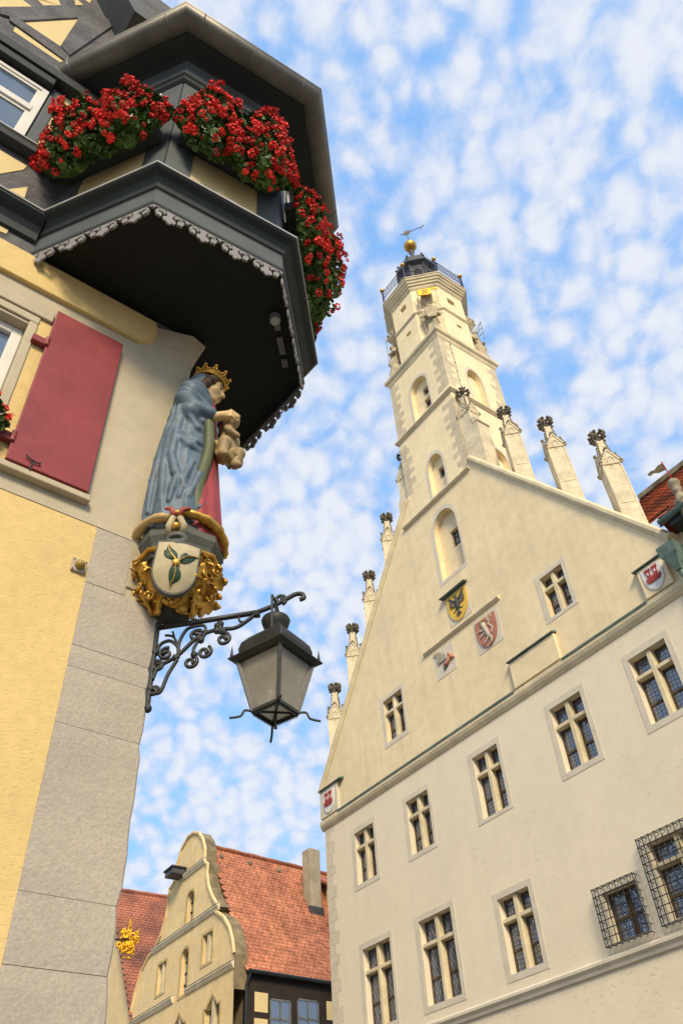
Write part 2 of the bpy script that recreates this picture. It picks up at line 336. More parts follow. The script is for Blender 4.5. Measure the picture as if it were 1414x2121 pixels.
def band(mb, outer, inner, y0, y1):
    """flat ring between two outlines with the same number of points"""
    n = len(outer)
    for i in range(n):
        j = (i + 1) % n
        q = [outer[i], outer[j], inner[j], inner[i]]
        mb.add([(x, y0, z) for x, z in q] + [(x, y1, z) for x, z in q], [(0, 1, 2, 3), (7, 6, 5, 4), (1, 0, 4, 5), (3, 2, 6, 7)])
    return mb
# pixel of the photograph -> direction
def ray(x, y):
    v = np.array([(x - 707) / FPX, -(y - 1060.5) / FPX, 1.0]); return v[0] * RT + v[1] * UP + v[2] * fw
def hit(x, y, p0, n):
    d = ray(x, y); return CAM + d * (np.dot(np.array(p0) - CAM, n) / np.dot(d, n))

# ------------------------------------------------------------------ ground
g = MB(); g.add([(-900, -900, 0), (900, -900, 0), (900, 900, 0), (-900, 900, 0)], [(0, 1, 2, 3)])
M['ground'] = mat('cobbled_ground', (0.20, 0.19, 0.175), 0.9, 0.2, 0.6, 0.6, 6.0, noise2=0.2, n2scale=5)
struct(g.build('ground', 'ground'))
# ================================================================== TOWN HALL (gable front)
A1 = R(-37.81)
TX = np.array([-math.sin(A1), -math.cos(A1), 0]); TY = np.array([math.cos(A1), -math.sin(A1), 0])
TO = np.array([-1.50737825, 29.96210625, 0])
town = frame('town_hall', TO, TX, TY, 'tall cream plastered town hall gable with stone cross windows and stepped pinnacles', 'town hall')
GR = lambda x: 15.9 + (16.85 - x) * 1.483
GL = lambda x: 15.55 + (x + 0.2) * 1.377
WIN = [  # surround x0 x1 z0 z1, opening x0 x1 z0 z1, glass, grille
 (1.57, 3.03, 11.26, 13.38, 1.75, 2.88, 11.42, 13.20, 'glass_diamond'),
 (4.60, 6.03, 11.25, 13.33, 4.75, 5.90, 11.40, 13.17, 'glass_diamond'),
 (7.95, 9.43, 11.16, 13.41, 8.15, 9.28, 11.27, 13.23, 'glass_round'),
 (11.37, 12.88, 11.11, 13.40, 11.53, 12.72, 11.27, 13.22, 'glass_round'),
 (14.32, 15.85, 11.11, 13.40, 14.48, 15.69, 11.28, 13.21, 'glass_round'),
 (1.60, 3.37, 6.99, 9.58, 1.77, 3.24, 7.15, 9.40, 'glass_diamond'),
 (4.52, 6.37, 7.00, 9.58, 4.70, 6.20, 7.16, 9.42, 'glass_diamond'),
 (7.97, 9.51, 7.00, 9.19, 8.13, 9.34, 7.16, 9.02, 'glass_round'),
 (11.40, 12.87, 6.81, 8.30, 11.62, 12.69, 7.00, 8.11, 'glass_round'),
 (13.02, 15.10, 6.82, 8.92, 13.27, 14.85, 7.02, 8.72, 'glass_round'),
 (3.96, 5.37, 15.48, 17.52, 4.11, 5.23, 15.65, 17.35, 'glass_round'),
 (12.30, 13.59, 15.78, 17.59, 12.50, 13.43, 15.90, 17.43, 'glass_round'),
]
niche = arch(8.29, 9.60, 20.30, 22.55, 23.50); niche_o = arch(8.13, 9.72, 20.14, 22.55, 23.74)
ZC = 14.27
outer_low = [(-0.06, 6.68), (16.95, 6.68), (16.95, ZC), (-0.06, ZC)]
outer_up = [(-0.16, ZC), (16.9, ZC), (16.85, 15.9), (10.87, GR(10.87)), (10.87, 24.45), (7.16, 24.45), (7.16, GL(7.16)), (-0.2, 15.55)]
DEP = 0.30
w = MB(); wall_holes(w, outer_low, [rect(*q[4:8]) for q in WIN if q[5] and q[7] < ZC], 0, DEP); w.build('wall', 'th_plaster_low', town)
w = MB(); wall_holes(w, outer_up, [rect(*q[4:8]) for q in WIN if q[6] > ZC] + [niche], 0, DEP)
w.build('gable_wall', 'th_plaster', town)
w = MB(); w.box(-0.02, 16.93, 0.04, 12.5, 0, 6.62); w.build('ground_storey_wall', 'th_plaster_low', town)
w = MB(); w.box(0.02, 16.8, 0.62, 12.4, 6.62, 15.6); w.build('core_wall', 'th_plaster_low', town)
# left flank skin (the corner return) and gable back
w = MB(); w.box(-0.055, 0.02, 0.001, 12.4, 6.69, 15.5); w.build('side_wall', 'th_plaster_low', town)
# niche back wall and its little window
nb = MB(); wall_holes(nb, [(x, z) for x, z in arch(8.2, 9.7, 20.2, 22.6, 23.6)], [rect(8.89, 9.40, 21.65, 22.50)], DEP, 0.22); nb.build('niche_back', 'th_plaster', town)
def small_window(parent, x0, x1, z0, z1, y, name='window', glass='glass_round', frame_m='wood_brown'):
    f_ = MB(); t = 0.035
    f_.box(x0, x0 + t, y, y + 0.06, z0, z1).box(x1 - t, x1, y, y + 0.06, z0, z1).box(x0 + t, x1 - t, y, y + 0.06, z0, z0 + t).box(x0 + t, x1 - t, y, y + 0.06, z1 - t, z1)
    zm = z0 + (z1 - z0) * 0.5; xm = (x0 + x1) / 2
    f_.box(xm - .015, xm + .015, y + .005, y + .05, z0 + t, z1 - t)
    for k in (1, 2): zz = z0 + (z1 - z0) * k / 3; f_.box(x0 + t, x1 - t, y + .007, y + .048, zz - .012, zz + .012)
    o = f_.build(name, frame_m, parent)
    p = MB(); p.box(x0 + .01, x1 - .01, y + .03, y + .04, z0 + .01, z1 - .01); p.build('pane', glass, o)
    return o
small_window(town, 8.89, 9.40, 21.65, 22.50, DEP + 0.14)
s_ = MB(); band(s_, niche_o, niche, -0.008, 0.02); s_.build('niche_surround', 'th_stone', town)

def cross_window(parent, q):
    sx0, sx1, sz0, sz1, x0, x1, z0, z1, gl = q
    s_ = MB(); band(s_, rect(sx0, sx1, sz0, sz1), rect(x0, x1, z0, z1), -0.012, 0.02)
    root = s_.build('window', 'th_stone', parent)
    grilled = z1 < 9 and sx0 > 11
    xm = (x0 + x1) / 2; mw = 0.075; zt = z1 - (z1 - z0) * 0.30; tw = 0.055
    lights = [(x0, xm - mw, z0, zt - tw), (xm + mw, x1, z0, zt - tw), (x0, xm - mw, zt + tw, z1), (xm + mw, x1, zt + tw, z1)]
    if sx0 == 11.40: lights = [(x0, xm - 0.02, z0, z1), (xm + 0.02, x1, z0, z1)]
    else:
        k = MB(); k.box(xm - mw, xm + mw, 0.05, 0.27, z0, z1); k.build('mullion', 'th_trim', root, bevel=0.02)
        k = MB(); k.box(x0, xm - mw, 0.055, 0.265, zt - tw, zt + tw); k.box(xm + mw, x1, 0.055, 0.265, zt - tw, zt + tw); k.build('transom', 'th_trim', root, bevel=0.015)
    for n_, (a, b, c, d) in enumerate(lights):
        fr = MB(); t = 0.05; y = 0.24
        fr.box(a, a + t, y, y + .06, c, d).box(b - t, b, y, y + .06, c, d).box(a + t, b - t, y, y + .06, c, c + t).box(a + t, b - t, y, y + .06, d - t, d)
        zs_ = [c, d]
        if d - c > 0.9: zm = c + (d - c) * 0.46; fr.box(a + t, b - t, y - .01, y + .05, zm - .03, zm + .03); zs_ = [c, zm, d]
        fo = fr.build('frame', 'wood_brown', root)
        for k in range(len(zs_) - 1):
            p = MB(); p.box(a + t * .6, b - t * .6, y + .03, y + .04, zs_[k] + .02, zs_[k + 1] - .02)
            tl = random.uniform(-0.03, 0.03)
            po = p.build('pane', gl, root); 
    return root
for q in WIN: cross_window(town, q)
# wrought iron window grilles
def grille(parent, x0, x1, z0, z1, nx, nz):
    g_ = MB(); y = -0.20; r = 0.012
    for i in range(nx + 1):
        x = x0 + (x1 - x0) * i / nx
        g_.tube([(x, 0.02, z0), (x, y, z0), (x, y, z1), (x, 0.02, z1)], r, 5)
    for j in range(nz + 1):
        z = z0 + (z1 - z0) * j / nz
        g_.tube([(x0, 0.02, z), (x0, y + .014, z), (x1, y + .014, z), (x1, 0.02, z)], r, 5)
    for yy in (-0.1,):
        g_.tube([(x0, yy, z0), (x0, yy, z1)], r * .8, 5); g_.tube([(x1, yy, z0), (x1, yy, z1)], r * .8, 5)
        g_.tube([(x0, yy, z0), (x1, yy, z0)], r * .8, 5); g_.tube([(x0, yy, z1), (x1, yy, z1)], r * .8, 5)
    for i in range(nx + 1):
        for j in range(nz + 1):
            g_.sphere((x0 + (x1 - x0) * i / nx, y - .002, z0 + (z1 - z0) * j / nz), 0.020, 5, 4)
    return g_.build('window_grille', 'iron', parent)
grille(town, 11.50, 12.78, 6.93, 8.20, 7, 7)
grille(town, 13.15, 14.98, 6.93, 8.84, 10, 10)

# cornices, hood moulds and ledges
def mould(parent, name, pts_yz, x0, x1, ma, bevel=0.0):
    k = MB(); n = len(pts_yz)
    k.rings([[(x, y, z) for y, z in pts_yz] for x in (x0, x1)])
    return k.build(name, ma, parent, bevel=bevel)
CP = [(0.02, 13.98), (-0.03, 14.0), (-0.10, 14.10), (-0.14, 14.20), (-0.14, 14.33), (-0.02, 14.40), (0.02, 14.40)]
mould(town, 'string_course', CP, -0.20, 16.9, 'th_trim')
for a, b in ((1.0, 10.55), (12.55, 15.71)): mould(town, 'copper_flashing', [(0.0, 14.405), (-0.15, 14.345), (-0.165, 14.30), (-0.17, 14.36), (-0.02, 14.435), (0.0, 14.435)], a, b, 'copper')
mould(town, 'base_cornice', [(0.02, 6.50), (-0.02, 6.52), (-0.04, 6.60), (-0.10, 6.66), (-0.10, 6.72), (-0.02, 6.78), (0.02, 6.78)], -0.1, 16.9, 'th_stone')
hood = [(0.01, 0), (-0.05, 0.02), (-0.11, 0.09), (-0.11, 0.13), (0.0, 0.20), (0.01, 0.20)]
mould(town, 'hood_mould', [(y, 17.82 + z) for y, z in hood], 6.74, 10.75, 'th_trim')
mould(town, 'ledge', [(y * 1.3, 24.17 + z * 0.9) for y, z in hood], 6.70, 10.86, 'th_trim')
lead_h = [(0.01, -0.02), (-0.20, -0.06), (-0.21, -0.03), (0.0, 0.06), (0.01, 0.06)]
for a, b, z in ((8.13, 9.49, 19.52), (10.53, 12.54, 15.38), (15.63, 16.75, 15.40), (-0.14, 1.33, 15.55)):
    mould(town, 'lead_hood', [(y, z + zz) for y, zz in lead_h], a, b, 'copper')
# raised blocks carrying the arms
for x0, x1, z0, z1 in ((10.58, 12.50, 14.405, 15.31), (-0.15, 1.01, 14.405, 15.49), (15.73, 16.62, 14.405, 15.33)):
    k = MB(); k.box(x0, x1, -0.135, 0.0, z0, z1); k.build('stone_block', 'th_stone' if x1 < 3 else 'th_plaster', town, bevel=0.01)
for x0, x1, z0, z1 in ((8.30, 9.42, 18.16, 19.48), (9.33, 10.54, 16.37, 17.68), (7.22, 8.24, 16.56, 17.68)):
    k = MB(); k.box(x0, x1, -0.012, 0.02, z0, z1); k.build('stone_panel', 'th_stone', town)

# shields
def shield_poly(x0, x1, z0, z1, n=8):
    w_ = x1 - x0; h_ = z1 - z0; xm = (x0 + x1) / 2
    pts = [(x0, z1), ]
    left = [(x0, z1)] + [(x0 + (xm - x0) * (1 - math.cos(t * math.pi / 2)) , z1 - h_ * (0.38 + 0.62 * math.sin(t * math.pi / 2))) for t in [i / n for i in range(n + 1)]]
    right = [(2 * xm - x, z) for x, z in left[:-1]][::-1]
    return left + right
def castle(parent, x0, x1, z0, z1, y):
    """red two-towered castle"""
    u = lambda a, b: (x0 + (x1 - x0) * a, z0 + (z1 - z0) * b)
    pts = [(0.10, .30), (.22, .22), (.80, .22), (.90, .30), (.93, .48), (.86, .48), (.86, .40), (.80, .42), (.80, .80), (.86, .84), (.86, .98), (.79, .98), (.79, .92), (.73, .92), (.73, .98), (.66, .98), (.66, .92), (.60, .92), (.60, .98), (.55, .98), (.55, .84), (.60, .80), (.60, .50), (.55, .50), (.55, .55), (.47, .55), (.47, .50), (.40, .50),
           (.40, .80), (.45, .84), (.45, .98), (.40, .98), (.40, .92), (.34, .92), (.34, .98), (.27, .98), (.27, .92), (.21, .92), (.21, .98), (.14, .98), (.14, .84), (.20, .80), (.20, .42), (.14, .40), (.14, .48), (.07, .48)]
    k = MB(); k.prism_xz([u(*p) for p in pts], y - 0.03, y + 0.01)
    o = k.build('castle_charge', 'red_paint', parent)
    k = MB()
    for a in (.30, .70): k.prism_xz([u(a - .04, .62), u(a + .04, .62), u(a + .04, .74), u(a, .78), u(a - .04, .74)], y - 0.034, y - 0.02)
    k.build('castle_window', 'white_paint', parent)
for x0, x1, z0, z1 in ((0.10, 0.82, 14.48, 15.33), (15.86, 16.50, 14.47, 15.24)):
    k = MB(); k.prism_xz(shield_poly(x0, x1, z0, z1), -0.165, -0.13); sh = k.build('coat_of_arms', 'white_paint', town)
    sh['label'] = 'white shield with a red two towered castle'
    castle(sh, x0 + .04, x1 - .04, z0 + .12, z1 - .04, -0.165)
# lion shield (relief)
def blob_relief(parent, name, ma, strokes, y, squash=0.5):
    """relief figure from tapered strokes [(points (x,z), radii)]"""
    k = MB()
    for pts, rr in strokes:
        b = len(k.v)
        k.tube([(x, 0, z) for x, z in pts], rr, 8)
        for i in range(b, len(k.v)): v_ = k.v[i]; k.v[i] = (v_[0], y + v_[1] * squash, v_[2])
        for (x, z), r in ((pts[0], rr[0]), (pts[-1], rr[-1])): k.sphere((x, y, z), r * 1.0, 8, 6, (1, squash, 1))
    return k.build(name, ma, parent, smooth=True)
k = MB(); k.prism_xz(shield_poly(9.44, 10.40, 16.43, 17.56), -0.05, -0.008); sh = k.build('coat_of_arms', 'pale_red', town); sh['label'] = 'red shield with a pale rampant lion'
U = lambda a, b: (9.44 + 0.96 * a, 16.43 + 1.13 * b)
def stroke(pts, r): return ([U(*p) for p in pts], r)
blob_relief(sh, 'lion_charge', 'lion_stone', [
    stroke([(.42, .80), (.44, .66), (.50, .50), (.55, .36), (.58, .30)], [.085, .10, .09, .075, .08]),
    stroke([(.40, .84), (.33, .82), (.29, .79)], [.075, .06, .035]),
    stroke([(.42, .66), (.30, .60), (.20, .66), (.13, .64)], [.05, .042, .036, .04]),
    stroke([(.45, .58), (.36, .48), (.24, .46), (.20, .42)], [.05, .042, .036, .04]),
    stroke([(.57, .32), (.46, .24), (.36, .20), (.30, .14)], [.065, .05, .035, .04]),
    stroke([(.60, .30), (.66, .20), (.64, .10), (.58, .06)], [.065, .05, .036, .04]),
    stroke([(.62, .32), (.74, .38), (.80, .52), (.72, .62), (.64, .70), (.70, .80), (.78, .88), (.84, .92)], [.034, .034, .034, .032, .032, .032, .03, .034]),
    stroke([(.70, .80), (.62, .88), (.66, .95)], [.03, .03, .03])], -0.065)
k = MB()
for a in (.34, .40, .46): k.prism_xz([U(a - .03, .90), U(a + .03, .90), U(a, .98)], -0.10, -0.05)
k.prism_xz([U(.30, .885), U(.50, .885), U(.50, .91), U(.30, .91)], -0.10, -0.05); k.build('lion_crown', 'gold', sh)
# eagle shield
k = MB(); k.prism_xz(shield_poly(8.34, 9.37, 18.20, 19.38), -0.05, -0.008); sh = k.build('coat_of_arms', 'gold_paint', town); sh['label'] = 'golden shield with a dark spread eagle'
U = lambda a, b: (8.34 + 1.03 * a, 18.20 + 1.18 * b)
st = [stroke([(.50, .84), (.50, .66), (.50, .45), (.50, .36)], [.055, .10, .085, .05]), stroke([(.50, .86), (.43, .88), (.38, .86)], [.055, .045, .015]),
      stroke([(.50, .66), (.34, .74), (.20, .86), (.14, .92)], [.05, .05, .04, .03]), stroke([(.50, .66), (.66, .74), (.80, .86), (.88, .92)], [.05, .05, .04, .03]),
      stroke([(.50, .36), (.50, .20), (.50, .10)], [.04, .05, .02]), stroke([(.50, .34), (.42, .22), (.38, .14)], [.03, .03, .015]), stroke([(.50, .34), (.58, .22), (.62, .14)], [.03, .03, .015]),
      stroke([(.46, .44), (.36, .36), (.28, .34)], [.03, .025, .02]), stroke([(.54, .44), (.64, .36), (.72, .34)], [.03, .025, .02])]
for i in range(5):
    a = .16 + .075 * i; st.append(stroke([(a, .86 - .06 * i), (a - .02, .66 - .045 * i), (a + .02, .50 - .01 * i)], [.026, .028, .012])); st.append(stroke([(1 - a, .86 - .06 * i), (1.02 - a, .66 - .045 * i), (.98 - a, .50 - .01 * i)], [.026, .028, .012]))
blob_relief(sh, 'eagle_charge', 'heraldic_black', st, -0.06)
# arm relief: winged wall crown above a bent red arm
k = MB()
U = lambda a, b: (7.22 + 1.02 * a, 16.56 + 1.12 * b)
st = [stroke([(.48, .36), (.62, .34), (.74, .42), (.84, .50), (.93, .42)], [.07, .08, .075, .07, .06]), stroke([(.80, .52), (.76, .62), (.70, .66)], [.05, .05, .03]), stroke([(.92, .44), (.97, .40)], [.05, .03])]
arm = blob_relief(town, 'coat_of_arms', 'orange_skin', st, -0.04, 0.7); arm['label'] = 'relief of a red bent arm under a pale wall crown'
k = MB(); k.prism_xz([U(.20, .52), U(.62, .52), U(.60, .72), U(.18, .72)], -0.07, -0.01)
for i in range(4): k.prism_xz([U(.20 + .105 * i, .735), U(.27 + .105 * i, .735), U(.24 + .105 * i, .80), U(.18 + .105 * i, .80)], -0.07, -0.01)
for i in range(5): k.tube([(*U(.12 + .075 * i, .82 + .0 * i)[:1], -0.04, U(0, .82)[1]), (U(.02 + .075 * i, 0)[0], -0.05, U(0, 1.0 - .02 * i)[1])], [.018, .026], 6)
k.build('wall_crown', 'lion_stone', arm)
k = MB()
for j in (.57, .65):
    for i in range(5): x_, z_ = U(.24 + .08 * i, j); k.box(x_ - .018, x_ + .018, -0.075, -0.06, z_ - .018, z_ + .018)
k.prism_xz([U(.40, .20), U(.52, .20), U(.66, .30), U(.56, .30)], -0.05, -0.01); k.build('dark_detail', 'heraldic_black', arm)

# copings along the gable
def coping(parent, p, q, name='coping', over=0.13, th=0.20, back=0.62):
    p, q = Vector((p[0], 0, p[1])), Vector((q[0], 0, q[1])); d = (q - p).normalized(); n = Vector((-d.z, 0, d.x));
    if n.z < 0: n = -n
    sec = [(-over, 0.0), (-over, th * .55), (-over * .2, th), (back, th), (back, 0.0), (0.0, 0.0), (0.0, -0.10), (-over * .35, -0.10)]
    L_ = (q - p).length; k_n = max(2, int(L_ / 1.4)); 
    k = MB(); rs = []
    for i in range(k_n + 1):
        c = p + d * (L_ * i / k_n); dn_ = random.uniform(-.006, .006)
        rs.append([c + n * (z + dn_) + Vector((0, y, 0)) for y, z in sec])
    k.rings(rs); return k.build(name, 'th_trim' if parent is town else 'pinnacle', parent)
coping(town, (-0.24, 15.50), (7.16, GL(7.16) - 0.02), th=0.17)
coping(town, (16.98, 15.72), (10.9, GR(10.9)), th=0.17)

# pinnacles: diagonally set shafts with gablets, crocketed spires and finials
def pinnacle_meshes(H):
    """origin at the very top; H = length of the shaft below its cap"""
    s = 0.29; zt = -1.80
    sh = MB(); sh.box(-s, s, -s, s, zt - H, zt)
    # recessed panels suggested by raised frame strips on each face
    for k in range(4):
        m_ = Matrix.Rotation(math.pi / 2 * k, 4, 'Z')
        b = MB()
        for x in (-s, s - .05): b.box(x, x + .05, -s - .014, -s + .01, zt - H, zt - .02)
        b.box(-s + .05, s - .05, -s - .013, -s + .01, zt - 1.72, zt - 1.66)
        # trefoil head
        for c in (-.12, .12): b.tube([(c + .12 * math.cos(t), -s - .008, zt - .12 + .12 * math.sin(t)) for t in [math.pi * i / 6 for i in range(7)]], .018, 4)
        sh.add([m_ @ Vector(p) for p in b.v], b.f)
    gb = MB(); ck = MB()
    for k in range(4):
        m_ = Matrix.Rotation(math.pi / 2 * k, 4, 'Z'); b = MB()
        b.prism_xz([(-s - .02, zt - .02), (s + .02, zt - .02), (0, zt + .58)], -s - .03, -s + .12)
        b2 = MB()
        for sgn in (-1, 1):
            b.bar((sgn * (s + .05), -s - .03, zt - .02), (0, -s - .03, zt + .62), .06, .05)
            for i in range(6):
                t = (i + .4) / 6.2; p = Vector((sgn * (s + .05) * (1 - t), -s - .02, zt + .01 + .62 * t)); b2.sphere(p + Vector((sgn * .032, 0, .03)), .040 if i else .05, 6, 4)
        b.tube([(-.11, -s - .04, zt + .05), (-.1, -s - .04, zt + .2), (0, -s - .04, zt + .3), (.1, -s - .04, zt + .2), (.11, -s - .04, zt + .05)], .014, 4)
        b2.sphere((0, -s - .02, zt + .70), .07, 7, 5); b2.sphere((0.07, -s - .02, zt + .65), .04, 6, 4); b2.sphere((-.07, -s - .02, zt + .65), .04, 6, 4)
        gb.add([m_ @ Vector(p) for p in b.v], b.f); ck.add([m_ @ Vector(p) for p in b2.v], b2.f)
    sp = MB()
    sp.rings([[(x * r_, y * r_, z) for x, y in ((-1, -1), (1, -1), (1, 1), (-1, 1))] for r_, z in ((s * .80, zt + .05), (.17, -1.2), (.105, -.46))])
    for k in range(4):
        a = math.pi / 4 + math.pi / 2 * k
        for i in range(6):
            t = i / 6; z = -1.2 + .70 * t; r_ = .25 - .09 * t
            ck.sphere((r_ * math.cos(a), r_ * math.sin(a), z), .038, 6, 4)
    fi = MB(); fi.lathe([(.10, -.50), (.15, -.46), (.15, -.42), (.08, -.36), (.07, -.12), (.10, -.06), (.07, 0.0)], 8)
    for k in range(4):
        a = math.pi / 2 * k + math.pi / 4; d = Vector((math.cos(a), math.sin(a), 0)); e_ = Vector((-d.y, d.x, 0))
        fi.tube([Vector((0, 0, -.36)) + d * .06, Vector((0, 0, -.33)) + d * .20, Vector((0, 0, -.22)) + d * .27, Vector((0, 0, -.10)) + d * .25], [.05, .065, .07, .06], 6)
        fi.tube([Vector((0, 0, -.10)) + d * .05, Vector((0, 0, -.07)) + d * .2], [.05, .055], 6)
        for sg in (-1, 1): fi.sphere(d * .23 + e_ * (.10 * sg) + Vector((0, 0, -.12)), .065, 6, 5); fi.sphere(d * .23 + e_ * (.09 * sg) + Vector((0, 0, -.30)), .055, 6, 5)
    return [sh.mesh('shaft', 'pinnacle'), gb.mesh('gablet', 'pinnacle'), sp.mesh('spire', 'pinnacle'), fi.mesh('finial', 'dark_stone'), ck.mesh('crockets', 'pinnacle_dirty')]
M['pinnacle_dirty'] = mat('pinnacle_crockets', (0.36, 0.31, 0.21), 0.95, 0.2, 6, 0.4, 20, col2=(0.13, 0.115, 0.085))
PM = pinnacle_meshes(3.2)
def pinnacle(parent, x, y, ztop, rot=45, base=None):
    a = obj('pinnacle', PM[0], parent); a.location = (x, y, ztop); a.rotation_euler = (0, 0, R(rot))
    for me, nm in zip(PM[1:], ('gablet', 'spire', 'finial', 'crockets')):
        o = obj(nm, me, a)
        if nm == 'crockets': o['kind'] = 'stuff'
    return a
for x, z in ((0.72, 20.08), (2.27, 22.22), (3.75, 24.14), (5.38, 26.34), (12.94, 25.85), (14.46, 23.61), (16.06, 21.24)):
    pinnacle(town, x - (24.6 - x) * .012, 0.46, z + (z - 1.6) * .012)
# main roof behind the gable
rf = MB()
for sgn, (xa, za), (xb, zb) in ((1, (9.0, 26.3), (17.3, 14.6)), (-1, (9.0, 26.3), (-0.6, 14.2))):
    n = Vector((za - zb, 0, abs(xb - xa))).normalized(); n.x *= sgn; th = 0.16
    lo = [(xa, za - .2), (xb, zb - .2), (xb + n.x * th, zb - .2 + n.z * th), (xa, za - .2 + .24)]
    rf.rings([[(x, y, z) for x, z in lo] for y in (0.66, 12.6)])
rf.build('roof', 'roof_tile', town)

# corner quoins (flush stones, slightly proud)
z = 6.82; i = 0
while z < 13.9:
    h_ = random.uniform(0.30, 0.46); wq = 0.36 if i % 2 else 0.54; wq += random.uniform(-.05, .05)
    k = MB(); k.box(-0.068, wq, -0.006, 0.03, z + .006, min(z + h_ - .006, 13.95)); k.build('quoin', 'th_quoin', town)
    z += h_; i += 1

# ================================================================== TOWN HALL TOWER
tower = frame('town_hall_tower', TO, TX, TY, 'slender cream stone tower with octagonal top, balcony railing and golden ball', 'tower')
X0, X1, Y0, Y1 = 7.17, 10.86, 0.0, 3.72
XM, YM = (X0 + X1) / 2, (Y0 + Y1) / 2
n1 = arch(8.62, 9.55, 24.52, 25.9, 26.70); n2 = arch(8.45, 9.63, 29.46, 31.4, 32.2)
k = MB(); wall_holes(k, [(X0, 24.45), (X1, 24.45), (X1, 33.8), (X0, 33.8)], [n1, n2], 0, 0.28); k.build('front_wall', 'tower_plaster', tower)
k = MB(); wall_holes(k, arch(8.55, 9.65, 24.46, 25.95, 26.75), [rect(8.97, 9.43, 25.44, 26.07)], 0.28, 0.25); k.build('niche_back', 'tower_plaster', tower)
k = MB(); wall_holes(k, arch(8.4, 9.7, 29.4, 31.45, 32.25), [rect(9.02, 9.42, 31.02, 31.53), rect(9.0, 9.5, 30.12, 30.74)], 0.28, 0.25); k.build('niche_back', 'tower_plaster', tower)
for a in ((8.97, 9.43, 25.44, 26.07), (9.02, 9.42, 31.02, 31.53), (9.0, 9.5, 30.12, 30.74)): small_window(tower, *a, 0.44)
for no, ni in ((arch(8.48, 9.68, 24.47, 25.9, 26.90), n1), (arch(8.31, 9.75, 29.44, 31.4, 32.38), n2)): kk = MB(); band(kk, no, ni, -0.008, 0.02); kk.build('niche_surround', 'th_stone', tower)
# right wall: mesh in (y,z) turned to x = X1
def to_right(mb, x=X1):
    mb.v = [(x - p[1], p[0], p[2]) for p in mb.v]; return mb
r1 = arch(1.44, 2.36, 29.5, 31.3, 32.15); r2 = arch(1.44, 2.56, 23.6, 25.9, 26.60)
k = MB(); wall_holes(k, [(Y0, 22.0), (Y1, 22.0), (Y1, 33.8), (Y0, 33.8)], [r1, r2], 0, 0.26); to_right(k).build('right_wall', 'tower_plaster', tower)
for q in ((1.3, 2.7, 0.26, 0.3, 23.5, 26.7), (1.3, 2.5, 0.26, 0.3, 29.4, 32.3)): k = MB(); k.box(*q); to_right(k).build('niche_back', 'tower_plaster', tower)
for no, ni in ((arch(1.30, 2.50, 29.48, 31.3, 32.36), r1), (arch(1.30, 2.70, 23.59, 25.9, 26.80), r2)): kk = MB(); band(kk, no, ni, -0.008, 0.02); to_right(kk).build('niche_surround', 'th_stone', tower)
k = MB(); k.box(X0, X0 + .3, 0.001, Y1, 22, 33.8); k.box(X0 + .3, X1 - .32, Y1 - .3, Y1, 22, 33.8); k.build('rear_walls', 'tower_plaster', tower)
# ledges round the square shaft
def ring_ledge(poly_fn, prof, name, ma, parent):
    k = MB(); k.rings([[(x, y, z) for x, y in poly_fn(o_)] for o_, z in prof], False, False); return k.build(name, ma, parent)
sq = lambda o_: [(X0 - o_, Y0 - o_), (X1 + o_, Y0 - o_), (X1 + o_, Y1 + o_), (X0 - o_, Y1 + o_)]
ring_ledge(sq, [(-.1, 29.16), (0.03, 29.18), (0.15, 29.30), (0.15, 29.35), (-.1, 29.50)], 'ledge', 'th_trim', tower)
ring_ledge(sq, [(-.1, 33.52), (.02, 33.54), (.07, 33.66), (.08, 33.74), (.18, 33.84), (.20, 33.95), (.20, 34.02), (-.9, 34.75)], 'cornice', 'th_trim', tower)
# quoins on the three visible corners
def tower_quoins(corner):
    z = 24.5; i = 0
    while z < 33.45:
        h_ = random.uniform(.26, .42)
        if not (29.1 < z + h_ and z < 29.5):
            a = (.62 if i % 2 else .36) + random.uniform(-.06, .1); b_ = (.36 if i % 2 else .60) + random.uniform(-.06, .1)
            k = MB()
            if corner == 'front': k.box(X1 - a, X1 + .006, -.006, b_, z + .005, z + h_ - .005)
            elif corner == 'left': k.box(X0 - .006, X0 + a, -.006, .1, z + .005, z + h_ - .005)
            else: k.box(X1 - .05, X1 + .006, Y1 - b_, Y1 + .006, z + .005, z + h_ - .005)
            if not (corner == 'left' and z < 25.7) : k.build('quoin', 'tower_quoin', tower)
        z += h_; i += 1
M['tower_quoin'] = mat('tower_quoin', (0.60, 0.52, 0.36), 0.9, 0.12, 1.5, 0.2, 12, noise2=0.05)
for c_ in ('front', 'left', 'right'): tower_quoins(c_)
# octagon
def octa(o_, c=1.04):
    x0, x1, y0, y1 = X0 - o_, X1 + o_, Y0 - o_, Y1 + o_; cc = c + o_ * 0.586
    return [(x0 + cc, y0), (x1 - cc, y0), (x1, y0 + cc), (x1, y1 - cc), (x1 - cc, y1), (x0 + cc, y1), (x0, y1 - cc), (x0, y0 + cc)]
OI = -0.02
def facet(pts2, z0, z1, holes, name):
    (xa, ya), (xb, yb) = pts2; d = Vector((xb - xa, yb - ya, 0)); Ld = d.length; d.normalize(); nrm = Vector((d.y, -d.x, 0))
    k = MB(); wall_holes(k, [(0, z0), (Ld, z0), (Ld, z1), (0, z1)], [rect(*h) for h in holes], 0, 0.3)
    for h in holes: k.box(h[0] - .05, h[1] + .05, .3, .32, h[2] - .05, h[3] + .05)
    k.v = [tuple(Vector((xa, ya, 0)) + d * p[0] - nrm * p[1] + Vector((0, 0, p[2]))) for p in k.v]
    return k.build(name, 'tower_plaster', tower)
ov = octa(OI)
